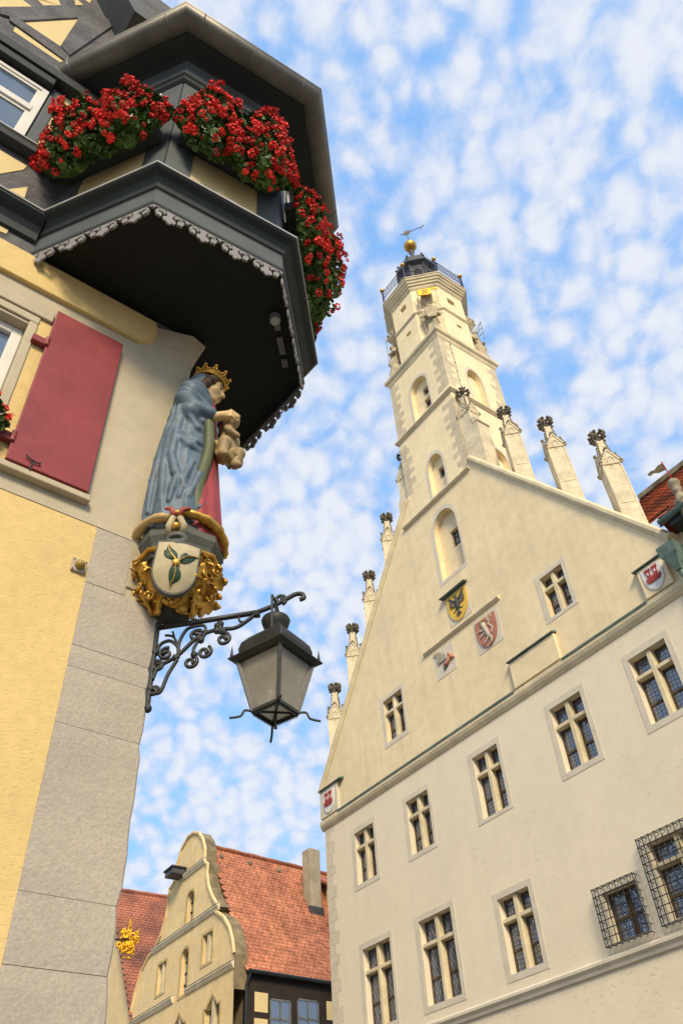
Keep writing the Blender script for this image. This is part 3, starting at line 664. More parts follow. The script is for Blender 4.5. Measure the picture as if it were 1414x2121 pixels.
for i in range(8):
    hl = []
    if i in (0, 2): hl = [(.62, 1.08, 38.12, 38.56) if i == 0 else (.50, 1.02, 37.9, 38.40), (.70, 1.05, 35.82, 36.08)]
    f_ = facet((ov[i], ov[(i + 1) % 8]), 34.0, 39.4, hl, 'octagon_wall')
    for h in hl:
        (xa, ya), (xb, yb) = ov[i], ov[(i + 1) % 8]; d = Vector((xb - xa, yb - ya, 0)).normalized(); nrm = Vector((d.y, -d.x, 0)); c_ = Vector((xa, ya, 0)) + d * ((h[0] + h[1]) / 2) - nrm * .28
        k = MB(); a_, b_ = c_ - d * (h[1] - h[0]) / 2, c_ + d * (h[1] - h[0]) / 2
        k.add([(a_.x, a_.y, h[2]), (b_.x, b_.y, h[2]), (b_.x, b_.y, h[3]), (a_.x, a_.y, h[3])], [(0, 1, 2, 3)]); k.build('dark_opening', 'glass', tower)
oc = lambda o_: octa(o_ + OI)
ring_ledge(oc, [(-.1, 36.72), (.0, 36.75), (.09, 36.86), (.09, 36.93), (-.1, 37.05)], 'ledge', 'th_trim', tower)
ring_ledge(oc, [(-.1, 39.05), (.03, 39.08), (.09, 39.18), (.10, 39.28), (.18, 39.33), (.20, 39.44), (.27, 39.49), (.29, 39.61), (.36, 39.66), (.38, 39.78), (.42, 39.80), (.42, 39.87), (-.6, 39.90)], 'cornice', 'th_trim', tower)
k = MB(); k.prism_xy(octa(.2), 39.6, 39.86); k.build('balcony_floor', 'lead', tower)
# railing
rp = octa(.30)
for i in range(8):
    (xa, ya), (xb, yb) = rp[i], rp[(i + 1) % 8]; a, b = Vector((xa, ya, 0)), Vector((xb, yb, 0)); k = MB()
    for z_, r_ in ((40.05, .022), (40.48, .018), (40.85, .018), (41.09, .024)): k.tube([a + Vector((0, 0, z_)), b + Vector((0, 0, z_))], r_, 5)
    nb_ = 16
    for j in range(1, nb_):
        p = a.lerp(b, j / nb_); k.tube([p + Vector((0, 0, 40.05)), p + Vector((0, 0, 40.48 if j % 4 else 41.09))], .012, 4)
    for j in range(0, nb_, 4):
        p, q = a.lerp(b, j / nb_), a.lerp(b, (j + 4) / nb_); k.tube([p + Vector((0, 0, 40.48)), q + Vector((0, 0, 40.85))], .011, 4); k.tube([p + Vector((0, 0, 40.85)), q + Vector((0, 0, 40.48))], .011, 4)
    k.build('railing', 'iron_blue', tower)
    k = MB(); k.box(xa - .035, xa + .035, ya - .035, ya + .035, 39.86, 41.2); po = k.build('railing_post', 'iron_blue', tower)
    k = MB(); k.sphere((xa, ya, 41.33), .13, 12, 8); k.build('gilt_ball', 'gold', po, smooth=True)

# lantern drum, cap, ball, vane
OCT = lambda r_, z: [(XM + r_ * math.cos(math.pi / 8 + math.pi / 4 * i), YM + r_ * math.sin(math.pi / 8 + math.pi / 4 * i), z) for i in range(8)]
k = MB(); k.rings([OCT(1.02, 39.8), OCT(1.0, 43.5)]); drum = k.build('lantern_drum', 'lead_dark', tower)
for i in range(8):
    a = math.pi / 4 * i; d = Vector((math.cos(a), math.sin(a), 0)); e_ = Vector((-d.y, d.x, 0)); c_ = Vector((XM, YM, 0)) + d * .945
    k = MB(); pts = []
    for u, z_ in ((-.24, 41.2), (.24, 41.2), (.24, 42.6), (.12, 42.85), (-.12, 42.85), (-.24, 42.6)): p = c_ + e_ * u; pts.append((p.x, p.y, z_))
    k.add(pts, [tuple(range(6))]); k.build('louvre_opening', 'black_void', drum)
    k = MB(); k.tube([Vector((XM, YM, 0)) + Vector((math.cos(a + math.pi / 8), math.sin(a + math.pi / 8), 0)) * 1.06 + Vector((0, 0, z_)) for z_ in (39.8, 43.5)], .06, 5); k.build('drum_rib', 'lead_dark', drum)
k = MB(); k.rings([OCT(1.05, 43.3), OCT(1.30, 43.45), OCT(1.26, 43.75), OCT(1.10, 44.25), OCT(.8, 44.75), OCT(.35, 45.2), OCT(.16, 45.7), OCT(.10, 46.3)]); cap_ = k.build('cap_roof', 'lead_dark', tower)
k = MB()
for i in range(8):
    a = math.pi / 8 + math.pi / 4 * i
    for r_, z_ in ((1.28, 43.8), (1.12, 44.3)): k.sphere((XM + r_ * math.cos(a), YM + r_ * math.sin(a), z_), .07, 6, 4)
k.build('cap_crocket', 'lead_dark', cap_)
k = MB(); k.lathe([(.10, 46.2), (.18, 46.5), (.08, 46.7), (.07, 47.0)], 10, (XM, YM)); k.build('ball_stem', 'lead_dark', tower)
k = MB(); k.sphere((XM, YM, 47.3), .40, 24, 16); k.build('golden_ball', 'gold', tower, smooth=True)
k = MB(); k.tube([(XM, YM, 47.6), (XM, YM, 49.1)], .03, 6)
va = Vector((0.83, 0.55, 0)); P_ = Vector((XM, YM, 49.1))
k.tube([P_ - va * .45, P_ + va * 1.0], .022, 5)
star = []
for i in range(12):
    a = math.pi * i / 6; r_ = .34 if i % 2 == 0 else .14; star.append(P_ + va * (r_ * math.cos(a)) + Vector((0, 0, r_ * math.sin(a))))
nv = Vector((-va.y, va.x, 0)) * .025
k.rings([[p - nv for p in star], [p + nv for p in star]])
for s__ in (-.1, 0, .1): k.sphere(P_ + va * (1.0 + s__) + Vector((0, 0, s__ * .8)), .05, 6, 4)
k.build('weather_vane', 'vane', tower)

# buttress blocks and pinnacles hugging the tower
k = MB(); k.box(10.9, 11.75, 0.02, 0.7, 23.0, 26.3); k.box(10.9, 11.5, 0.05, 0.66, 26.3, 26.9); k.prism_xz([(11.52, 26.3), (11.80, 26.3), (11.80, 26.42), (11.52, 26.75)], 0.0, 0.72); k.build('buttress', 'pinnacle', tower)
pinnacle(tower, 11.18, 0.33, 29.1, 0)
pinnacle(tower, 6.86, 0.45, 29.2, 0)
k = MB(); k.prism_xz([(6.45, 24.3), (7.15, 24.3), (7.15, 26.9), (6.62, 26.4), (6.45, 26.0)], 0.1, 0.8); k.build('buttress', 'pinnacle', tower)
k = MB(); k.tube([(10.9, 0.75 + .02 * math.sin(z_ * 3), z_) for z_ in np.linspace(29.6, 39.2, 20)], .012, 4)
for z_ in np.linspace(29.8, 39.0, 14): k.sphere((10.9, .75, z_), .03, 5, 4)
k.build('lightning_wire', 'iron', tower)
# ================================================================== CORNER HOUSE (left)
A2 = R(50.234)
HX = np.array([math.sin(A2), math.cos(A2), 0]); HY = np.array([-math.cos(A2), math.sin(A2), 0])
HO = np.array([-1.32971085, 4.40361999, 0])
M['yellow'] = mat('yellow_render', (0.66, 0.49, 0.21), 0.92, 0.06, 0.8, 0.0, noise2=0.06, n2scale=14)
M['beige'] = mat('beige_plaster', (0.47, 0.41, 0.29), 0.9, 0.08, 0.9, 0.12, 22.0, noise2=0.04, n2scale=9, stain=0.1)
M['sandstone'] = mat('grey_sandstone', (0.41, 0.368, 0.30), 0.95, 0.08, 1.1, 0.32, 42.0, noise2=0.10, n2scale=60, bdet=6)
M['block_stone'] = mat('pale_block_stone', (0.42, 0.36, 0.24), 0.9, 0.15, 3.0, 0.3, 30.0, noise2=0.08)
M['shutter_red'] = mat('red_shutter_paint', (0.26, 0.045, 0.05), 0.5, 0.10, 3.0, 0.05, 60, noise2=0.06, n2scale=30, col2=(0.20, 0.036, 0.04))
M['white_frame'] = mat('white_window_paint', (0.66, 0.64, 0.58), 0.5, 0.04, 3)
M['timber'] = mat('grey_timber', (0.125, 0.125, 0.13), 0.85, 0.22, 2.0, 0.7, 14.0, noise2=0.2, n2scale=18)
M['cream_infill'] = mat('cream_infill', (0.66, 0.53, 0.27), 0.9, 0.05, 1.5, 0.1, 25)
M['oriel_dark'] = mat('dark_green_grey_paint', (0.019, 0.026, 0.027), 0.55, 0.15, 2.0, 0.05, 30)
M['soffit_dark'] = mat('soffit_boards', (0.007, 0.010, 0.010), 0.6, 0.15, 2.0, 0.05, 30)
M['oriel_grey'] = mat('grey_paint', (0.085, 0.10, 0.103), 0.6, 0.12, 2.0, 0.05, 30)
M['fret'] = mat('grey_fretwork', (0.23, 0.225, 0.225), 0.6, 0.08, 3)
M['zinc'] = mat('zinc_gutter', (0.17, 0.16, 0.135), 0.45, 0.15, 2.5, 0.03, 20, metal=0.35)
M['zinc_edge'] = mat('zinc_edge', (0.50, 0.50, 0.48), 0.4, 0.1, 3, metal=0.3)
# coarse worm-tracked render relief on the yellow wall
def render_relief(ma):
    t = ma.node_tree; bs = t.nodes['Principled BSDF']; lk = t.links.new
    tcn = t.nodes.new('ShaderNodeTexCoord'); mp_ = t.nodes.new('ShaderNodeMapping'); mp_.inputs['Scale'].default_value = (30, 30, 62); mp_.inputs['Rotation'].default_value = (0, R(18), 0); lk(tcn.outputs['Object'], mp_.inputs[0])
    n1 = t.nodes.new('ShaderNodeTexNoise'); n1.inputs['Scale'].default_value = 1.0; n1.inputs['Detail'].default_value = 3; n1.inputs['Distortion'].default_value = 0.6; lk(mp_.outputs[0], n1.inputs['Vector'])
    cr_ = t.nodes.new('ShaderNodeValToRGB'); cr_.color_ramp.elements[0].position = 0.33; cr_.color_ramp.elements[1].position = 0.46; lk(n1.outputs[0], cr_.inputs[0])
    n2 = t.nodes.new('ShaderNodeTexNoise'); n2.inputs['Scale'].default_value = 110; n2.inputs['Detail'].default_value = 3; lk(tcn.outputs['Object'], n2.inputs['Vector'])
    ad = t.nodes.new('ShaderNodeMath'); ad.operation = 'MULTIPLY_ADD'; lk(n2.outputs[0], ad.inputs[0]); ad.inputs[1].default_value = 0.35; lk(cr_.outputs[0], ad.inputs[2])
    b = t.nodes.new('ShaderNodeBump'); b.inputs['Strength'].default_value = 0.4; b.inputs['Distance'].default_value = 0.005; lk(ad.outputs[0], b.inputs['Height']); lk(b.outputs[0], bs.inputs['Normal'])
render_relief(M['yellow'])
def board_lines(ma, sx=9.0):
    pass
house = frame('corner_house', HO, HX, HY, 'yellow corner house with grey half timbering, red shutter and dark corner oriel', 'house')
XL = -7.0
k = MB(); k.box(XL, -0.547, -0.004, 0.3, 0, 5.572); k.build('yellow_wall', 'yellow', house)
# upper storey plaster wall with a window opening
k = MB(); wall_holes(k, [(XL, 5.576), (-0.002, 5.576), (-0.002, 8.295), (XL, 8.295)], [rect(-2.55, -1.456, 5.83, 7.40)], -0.008, 0.18); k.build('plaster_wall', 'beige', house)
k = MB(); k.box(XL, -0.03, 0.30, 9.0, 0, 8.25); k.build('core_wall', 'beige', house)
k = MB(); k.box(-0.03, -0.002, 0.0, 9.0, 5.6, 8.29); k.box(-0.04, -0.03, 0.29, 9, 0, 5.6); k.build('side_wall', 'beige', house)
# quoin stones at the corner
zj = [0, 0.7, 1.3, 2.02, 2.765, 3.095, 4.03, 4.415, 4.57, 5.072, 5.572]
for i in range(len(zj) - 1):
    k = MB(); a, b_ = zj[i] + 0.0018, zj[i + 1] - 0.0018; dx = random.uniform(-.004, .006)
    # irregular outer edge: several steps along z
    n_ = max(3, int((b_ - a) / 0.09)); rs = []
    xr = -0.268 if i == len(zj) - 2 else None
    for j in range(n_ + 1):
        z_ = a + (b_ - a) * j / n_; ex = random.uniform(-.006, .006) - (0.012 if j in (0, n_) else 0) if xr is None else xr
        fy = -0.012 + random.uniform(-.002, .002) + (0.003 if j in (0, n_) else 0)
        rs.append([(-0.548, fy + .002, z_), (ex - .012 if xr is None else ex, fy, z_), (ex, fy + .010, z_), (ex, 0.30 if xr is None else .2, z_), (-0.548, 0.30 if xr is None else .2, z_)])
    k.rings(rs); k.build('quoin', 'sandstone', house)
k = MB(); k.box(-0.268, -0.012, -0.016, 0.26, 5.145, 5.64); k.build('console_block', 'block_stone', house, bevel=0.012)
k = MB(); k.box(-0.545, -0.03, 0.0, 0.28, 0.0, 5.57); k.build('mortar', 'beige', house)
# sill, lintel, window, shutter of the lower storey
k = MB(); k.box(-3.2, -0.655, -0.075, -0.004, 5.722, 5.777); k.build('window_sill', 'beige', house, bevel=0.008)
k = MB(); k.box(-3.2, -1.383, -0.03, -0.006, 7.43, 7.52); k.box(-3.2, -1.29, -0.045, -0.006, 7.525, 7.66); k.build('lintel', 'beige', house, bevel=0.01)
k = MB(); k.box(-1.456, -1.383, -0.028, -0.006, 5.78, 7.428); k.build('jamb', 'beige', house, bevel=0.01)
k = MB(); k.box(-1.38, -0.70, -0.014, -0.007, 5.78, 7.522); k.build('yellow_panel', 'yellow', house)
k = MB(); t = 0.085; x0, x1, z0, z1 = -2.53, -1.458, 5.84, 7.395
k.box(x0, x0 + t, .08, .15, z0, z1).box(x1 - t, x1, .08, .15, z0, z1).box(x0 + t, x1 - t, .08, .15, z1 - t, z1).box(x0 + t, x1 - t, .08, .15, z0, z0 + t)
k.box((x0 + x1) / 2 - .05, (x0 + x1) / 2 + .05, .078, .15, z0 + t, z1 - t); k.box(x0 + t, x1 - t, .079, .149, 6.62, 6.66)
wo = k.build('window', 'white_frame', house, bevel=0.008)
k = MB(); k.box(x0 + .02, x1 - .02, .12, .13, z0 + .02, z1 - .02); k.build('pane', 'glass', wo)
k = MB(); k.box(-1.284, -0.685, -0.075, -0.045, 5.80, 7.675); sh = k.build('shutter', 'shutter_red', house, bevel=0.006); sh['label'] = 'plain red painted shutter folded open on the beige wall'
for z_ in (7.20, 6.02):
    k = MB(); k.box(-1.40, -1.27, -0.072, -0.02, z_ - .035, z_ + .035); k.tube([(-1.285, -.08, z_ - .05), (-1.285, -.08, z_ + .05)], .018, 8); k.build('hinge', 'shutter_red', sh)
k = MB(); k.tube([(-1.11, -.078, 5.77), (-1.11, -.085, 5.87)], .007, 6); k.tube([(-1.165, -.09, 5.885), (-1.13, -.09, 5.86), (-1.09, -.09, 5.85), (-1.065, -.09, 5.855)], .006, 6); k.sphere((-1.062, -.09, 5.856), .010, 6, 4); k.build('shutter_catch', 'iron', sh)
# yellow string band below the jetty and the corner corbel
k = MB(); k.add([(XL, -.055, 7.885), (-0.56, -.055, 7.885), (-0.45, -.055, 8.0), (-0.43, -.055, 8.16), (-0.43, -.055, 8.293), (XL, -.055, 8.293), (XL, 0, 7.885), (-0.54, 0, 7.885), (-0.40, 0, 8.0), (-0.38, 0, 8.16), (-0.38, 0, 8.293), (XL, 0, 8.293)],
    [(0, 1, 2, 3, 4, 5), (11, 10, 9, 8, 7, 6)] + [((i + 1) % 6, i, 6 + i, 6 + (i + 1) % 6) for i in range(6)]); k.build('yellow_band', 'yellow', house, bevel=0.012)
k = MB(); k.rings([[(-.36, -.009, z_), (-.36 + .3, -.009 - d_, z_), (.0 + d_, -.009 - d_ + .04, z_), (.0 + d_, .4, z_), (-.36, .4, z_)] for z_, d_ in ((7.70, .0), (7.95, .015), (8.10, .05), (8.30, .10))]); k.build('corbel', 'beige', house)

# ---------------- oriel
PO = [Vector(p) for p in ((-1.68, 0.05), (-.98, -1.06), (.27, -1.16), (1.165, -.21), (1.08, 1.17), (0.30, 1.75))]
def off_poly(off, pts=PO):
    """offset of the open outline to the outside"""
    out = []
    for i, p in enumerate(pts):
        ns = []
        if i > 0: d = (p - pts[i - 1]).normalized(); ns.append(Vector((d.y, -d.x)))
        if i < len(pts) - 1: d = (pts[i + 1] - p).normalized(); ns.append(Vector((d.y, -d.x)))
        if len(ns) == 2: m_ = (ns[0] + ns[1]).normalized(); q = p + m_ * (off / max(.3, m_.dot(ns[0])))
        elif i == 0:
            d = (pts[1] - p).normalized(); q = p + ns[0] * off; q = q + d * ((0.02 - q.y) / d.y) if abs(d.y) > 1e-6 else q
        else: q = p + ns[0] * off
        out.append(q)
    return out
def sweep(prof, name, ma, parent, pts=PO, smooth=False):
    """profile [(offset, z)] swept along the oriel outline"""
    k = MB(); cols = [[(q.x, q.y, z) for q in off_poly(o_, pts)] for o_, z in prof]
    n = len(prof); mcol = len(cols[0])
    for i in range(mcol):
        for c_ in cols: k.v.append(c_[i])
    for i in range(mcol - 1):
        for j in range(n - 1): k.f.append((i * n + j, i * n + j + 1, (i + 1) * n + j + 1, (i + 1) * n + j))
    return k.build(name, ma, parent, smooth)
ZS = 8.345
WOFF = -0.03
poly = off_poly(WOFF)
k = MB(); k.prism_xy([(p.x, p.y) for p in poly] + [(0.0, 1.9), (-0.03, 0.02)], 8.80, 12.0); oriel = k.build('oriel', 'oriel_dark', house); oriel['label'] = 'dark grey polygonal corner oriel with fretwork valance'
# soffit boards: strips running along the diagonal
k = MB(); so = [(p.x, p.y) for p in off_poly(-.012)] + [(0.0, 1.9), (-0.03, 0.02)]
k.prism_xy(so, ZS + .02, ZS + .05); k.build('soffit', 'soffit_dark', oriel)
def clip_poly(poly, nx, ny, c0, c1):
    def clip(pl, s, c):
        out = []
        for i in range(len(pl)):
            a, b = pl[i], pl[(i + 1) % len(pl)]; da, db = s * (a[0] * nx + a[1] * ny - c), s * (b[0] * nx + b[1] * ny - c)
            if da >= 0: out.append(a)
            if da * db < 0: t_ = da / (da - db); out.append((a[0] + (b[0] - a[0]) * t_, a[1] + (b[1] - a[1]) * t_))
        return out
    r_ = clip(poly, 1, c0)
    return clip(r_, -1, c1) if r_ else r_
conv = [(p.x, p.y) for p in off_poly(-.014)] + [(-0.4, 1.8)]
for hx_, hy_, half in ((-.707, .707, 0), (.75, .66, 1)):
    pass
nx_, ny_ = math.cos(R(-78)), math.sin(R(-78))
cs = [p[0] * nx_ + p[1] * ny_ for p in conv]; c_ = min(cs)
while c_ < max(cs):
    pl = clip_poly(conv, nx_, ny_, c_ + .0012, c_ + .1988)
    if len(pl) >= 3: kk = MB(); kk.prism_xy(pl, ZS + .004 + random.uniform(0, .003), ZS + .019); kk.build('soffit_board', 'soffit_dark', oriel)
    c_ += .20
sweep([(-.02, ZS + .03), (-.02, ZS - .005), (.012, ZS - .005), (.022, ZS + .012), (.012, ZS + .03), (.006, ZS + .04), (.006, ZS + .255), (.015, ZS + .27)], 'fascia', 'oriel_grey', oriel)
sweep([(.015, ZS + .268), (.03, ZS + .28), (.045, ZS + .33), (.085, ZS + .38), (.14, ZS + .41), (.155, ZS + .425), (.155, ZS + .44)], 'cornice', 'oriel_dark', oriel)
sweep([(.150, ZS + .438), (.166, ZS + .436), (.168, ZS + .452), (.16, ZS + .456), (-.05, ZS + .60)], 'drip_edge', 'zinc_edge', oriel)
# corner posts, rails, infill panels, windows on each face
def face_frame(i, off=WOFF):
    q = off_poly(off); a, b = q[i], q[i + 1]; d = (b - a); Ld = d.length; d.normalize(); return a, d, Vector((d.y, -d.x)), Ld
def on_face(mb, i, off=WOFF):
    a, d, n, Ld = face_frame(i, off)
    mb.v = [(a.x + d.x * p[0] - n.x * p[1], a.y + d.y * p[0] - n.y * p[1], p[2]) for p in mb.v]; return mb
for i in range(4):
    a, d, n, Ld = face_frame(i)
    pw = 0.25
    for s0, s1 in ((0.0, pw), (Ld - pw, Ld)):
        kk = MB(); kk.box(s0, s1, -.022, .02, 8.86, 11.60); on_face(kk, i).build('post', 'oriel_grey', oriel)
    kk = MB(); kk.box(pw + .002, Ld - pw - .002, -.010, .02, 8.90, 9.78); on_face(kk, i).build('infill_panel', 'cream_infill', oriel)
    kk = MB(); kk.box(pw + .002, Ld - pw - .002, -.045, .02, 9.79, 9.88); on_face(kk, i).build('sill_rail', 'oriel_dark', oriel, bevel=.006)
    x0, x1, z0, z1 = pw + .02, Ld - pw - .02, 9.89, 11.45; t = .06
    kk = MB(); kk.box(x0, x0 + t, -.02, .01, z0, z1).box(x1 - t, x1, -.02, .01, z0, z1).box(x0 + t, x1 - t, -.02, .01, z0, z0 + t).box(x0 + t, x1 - t, -.02, .01, z1 - t, z1).box((x0 + x1) / 2 - .03, (x0 + x1) / 2 + .03, -.021, .01, z0 + t, z1 - t).box(x0 + t, x1 - t, -.019, .01, 10.95, 11.0)
    wo = on_face(kk, i).build('window', 'white_frame', oriel)
    kk = MB(); kk.box(x0 + .02, x1 - .02, -.008, -.004, z0 + .02, z1 - .02); on_face(kk, i).build("window_pane", "glass", oriel)
sweep([(-.03, 11.46), (-.0, 11.46), (.03, 11.49), (.03, 11.53), (.015, 11.55), (.03, 11.58), (.05, 11.60), (.05, 11.64)], 'architrave', 'oriel_dark', oriel)
sweep([(.03, 11.62), (.03, 11.98), (.045, 12.0), (.05, 12.03)], 'frieze', 'oriel_grey', oriel)
sweep([(.04, 12.03), (.10, 12.05), (.30, 12.07), (.31, 12.10), (.31, 12.25)], 'eave_soffit', 'oriel_dark', oriel)
# half round gutter
gp = [(.40 + .145 * math.cos(a), 12.19 + .145 * math.sin(a)) for a in [math.pi * (1.0 + t_ / 10) for t_ in range(11)]]
gt = sweep(gp + [(.555, 12.20), (.54, 12.205)] + [(.40 + .132 * math.cos(a), 12.19 + .132 * math.sin(a)) for a in [math.pi * (2.0 - t_ / 10) for t_ in range(11)]], 'gutter', 'zinc', oriel, smooth=True)
for i in range(4):
    a, d, n, Ld = face_frame(i, .40)
    for t_ in ((.12, .88) if i in (0,) else (.1, .5, .9)):
        c2 = a + d * (Ld * t_); pts = []
        for q in range(11):
            an = math.pi * (1.0 + q / 10); pts.append((c2.x + n.x * .149 * math.cos(an), c2.y + n.y * .149 * math.cos(an), 12.19 + .149 * math.sin(an)))
        pts.append((c2.x + n.x * .152, c2.y + n.y * .152, 12.215))
        kk = MB(); kk.tube(pts, .007, 4); kk.build('gutter_bracket', 'zinc', oriel)
# oriel roof
top = off_poly(.50); apex = Vector((-0.3, 0.5, 14.0)); k = MB()
vs_ = [(p.x, p.y, 12.24) for p in top]; k.add(vs_ + [tuple(apex)], [(i, i + 1, len(vs_)) for i in range(len(vs_) - 1)]); k.build('oriel_roof', 'roof_tile', oriel)
sweep([(.30, 12.26), (.52, 12.235), (.535, 12.255), (.30, 12.35)], 'tile_edge', 'tile_red', oriel)
# fretwork valance: repeated pierced motif under the soffit edge
def ribbon(mb, pts, w_, y0, y1):
    n = len(pts); Lp, Rp = [], []
    for i in range(n):
        a = Vector(pts[max(0, i - 1)]); b = Vector(pts[min(n - 1, i + 1)]); d = (b - a).normalized(); nn = Vector((-d.y, d.x)); ww = w_[i] if isinstance(w_, list) else w_
        Lp.append(Vector(pts[i]) + nn * ww / 2); Rp.append(Vector(pts[i]) - nn * ww / 2)
    mb.prism_xz([tuple(p) for p in Lp] + [tuple(p) for p in reversed(Rp)], y0, y1)
def disc(mb, x, z, r, y0, y1, n=10): mb.prism_xz([(x + r * math.cos(2 * math.pi * i / n), z + r * math.sin(2 * math.pi * i / n)) for i in range(n)], y0, y1)
def motif():
    k = MB(); e = 0.0
    def yy(): 
        nonlocal e; e += .0004; return (-.007 - e, .006 + e)
    k.prism_xz([(-.152, -.014), (.152, -.014), (.152, 0), (-.152, 0)], *yy())
    k.prism_xz([(-.036, -.01), (-.022, -.06), (-.04, -.085), (-.03, -.115), (0, -.135), (.03, -.115), (.04, -.085), (.022, -.06), (.036, -.01)], *yy())
    disc(k, -.034, -.098, .024, *yy()); disc(k, .034, -.098, .024, *yy()); disc(k, 0, -.120, .022, *yy())
    for s in (-1, 1):
        ribbon(k, [(s * .04, -.045), (s * .068, -.03), (s * .098, -.035), (s * .118, -.058), (s * .108, -.082)], [.030, .018, .016, .020, .030], *yy())
        disc(k, s * .090, -.078, .020, *yy()); disc(k, s * .082, -.092, .013, *yy()); disc(k, s * .106, -.092, .012, *yy())
        disc(k, s * .148, -.03, .014, *yy())
    return k
fm = motif().mesh('fretwork', 'fret')
for i in range(4):
    a, d, n, Ld = face_frame(i, -.004); cnt = 4; 
    for j in range(cnt):
        s_ = (j + .5) / cnt; o = obj('fretwork', fm, oriel); c2 = a + d * (Ld * s_)
        o.matrix_local = Matrix(((d.x * Ld / cnt / .304, -n.x, 0, c2.x), (d.y * Ld / cnt / .304, -n.y, 0, c2.y), (0, 0, 1.5, ZS - .004), (0, 0, 0, 1)))
# soffit spotlight and cable boxes
a, d, n, Ld = face_frame(2, -.14)
k = MB(); c2 = a + d * (Ld * .33); k.lathe([(.055, ZS - .10), (.055, ZS - .02), (.03, ZS), (.03, ZS + .01)], 12, (c2.x, c2.y)); sp = k.build('spotlight', 'lead', oriel)
k = MB(); k.lathe([(.045, ZS - .104), (.045, ZS - .101)], 12, (c2.x, c2.y)); k.build('lamp_lens', 'zinc_edge', sp)
for s_, w_ in ((.43, .04), (.62, .10), (.80, .045)):
    c2 = a + d * (Ld * s_); kk = MB(); kk.box(-w_, w_, -.03, .03, ZS - .025, ZS + .006); kk.v = [(c2.x + d.x * p[0] + n.x * p[1], c2.y + d.y * p[0] + n.y * p[1], p[2]) for p in kk.v]; kk.build('cable_box', 'box_grey', oriel, bevel=.004)

# ---------------- half timbered upper storey on the facade
UPY = -0.02
k = MB(); k.box(XL, -0.03, UPY, 0.4, 8.30, 17.5); k.build('timber_frame', 'timber', house)
k = MB(); k.box(XL, -0.03, 0.4, 9.0, 8.28, 17.5); k.build('upper_core', 'timber', house)
def hz(px, py, s=3.928, ox=0, oy=0, y0=UPY):
    p = hit(ox + px / s, oy + py / s, HO + HY * y0, HY) - HO; return (float(np.dot(p, HX)), float(p[2]))
INF = [[(0, 0), (180, 0), (270, 65), (0, 68), (-400, -150)], [(295, 0), (475, 0), (497, 52), (360, 55), (270, -30)], [(605, -10), (620, -10), (680, 45), (615, 45)], [(690, 0), (700, -20), (770, -20), (750, 0), (728, 30)],
       [(185, 187), (635, 160), (487, 387)], [(125, 222), (600, 560), (590, 598), (97, 280)], [(925, 122), (955, 130), (998, 185), (925, 213), (908, 170)],
       [(515, 790), (620, 850), (400, 1300), (280, 1305), (243, 1260)], [(0, 1225), (220, 1355), (190, 1385), (0, 1418), (-250, 1330), (-250, 1080)], [(70, 1545), (225, 1525), (200, 1615)], [(-100, 1726), (0, 1776), (98, 1833), (52, 1906), (0, 1886), (-100, 1850)]]
for pl in INF:
    k = MB(); k.prism_xz([hz(*p) for p in pl], UPY - .008, UPY + .02); k.build('infill_panel', 'cream_infill', house)
for pl in ([(0, 70), (268, 68), (360, 58), (497, 55), (632, 158), (185, 184), (0, 128)], [(75, 128), (183, 190), (485, 390), (555, 470), (598, 556), (128, 220), (75, 180)], [(492, 388), (640, 162), (690, 118), (905, 172), (922, 216), (560, 466)]):
    k = MB(); k.prism_xz([hz(*p) for p in pl], UPY - .03, UPY + .01); k.build('timber', 'timber', house, bevel=.008)
# beams and mouldings that stand proud
def hbar(name, x0, x1, y0, y1, z0, z1, ma='timber', bv=.012):
    k = MB(); k.box(x0, x1, y0, y1, z0, z1); return k.build(name, ma, house, bevel=bv)
hbar('rail_beam', XL, -1.62, UPY - .16, UPY - .001, 11.72, 11.92, 'oriel_dark'); hbar('rail_beam', XL, -1.62, UPY - .10, UPY - .001, 11.925, 12.18); hbar('rail_beam', XL, -1.9, UPY - .05, UPY - .001, 12.2, 12.44)
hbar('post', -2.135, -2.02, UPY - .03, UPY - .001, 10.10, 11.70, 'oriel_grey')
hbar('window_head', XL, -2.14, UPY - .13, UPY - .001, 11.55, 11.71, 'oriel_dark')
hbar('window_sill_beam', XL, -1.98, UPY - .13, UPY - .001, 9.86, 9.98, 'oriel_dark'); hbar('sill_flashing', XL, -2.0, UPY - .15, UPY - .001, 9.985, 10.0, 'zinc_edge', 0)
# facade cornice continuing the oriel's
k = MB(); pr = [(0.0, 8.50), (-.04, 8.52), (-.05, 8.62), (-.09, 8.68), (-.15, 8.72), (-.185, 8.75), (-.185, 8.785), (0.0, 8.86)]
k.rings([[(x, UPY + y, z) for y, z in pr] for x in (XL, -1.66)]); k.build('facade_cornice', 'oriel_dark', house)
k = MB(); k.rings([[(x, UPY + y, z) for y, z in [(-.18, 8.786), (-.20, 8.784), (-.20, 8.80), (0, 8.90)]] for x in (XL, -1.70)], False, False); k.build('drip_edge', 'zinc_edge', house)
x0, x1, z0, z1 = -3.4, -2.15, 10.06, 11.50; t = .07
k = MB(); k.box(x0, x0 + t, UPY - .05, UPY, z0, z1).box(x1 - t, x1, UPY - .05, UPY, z0, z1).box(x0 + t, x1 - t, UPY - .05, UPY, z1 - t, z1).box(x0 + t, x1 - t, UPY - .05, UPY, z0, z0 + t)
k.box(x0 + t, x1 - t, UPY - .06, UPY, 10.80, 10.92).box((x0 + x1) / 2 - .05, (x0 + x1) / 2 + .05, UPY - .055, UPY, z0 + t, 10.8)
for a_, b_ in ((z0 + t, 10.8), (10.92, z1 - t)):
    k.box(x1 - t - .045, x1 - t, UPY - .035, UPY, a_, b_); k.box(x0 + t, x1 - t - .045, UPY - .035, UPY, b_ - .05, b_)
wo = k.build('window', 'white_frame', house, bevel=.006)
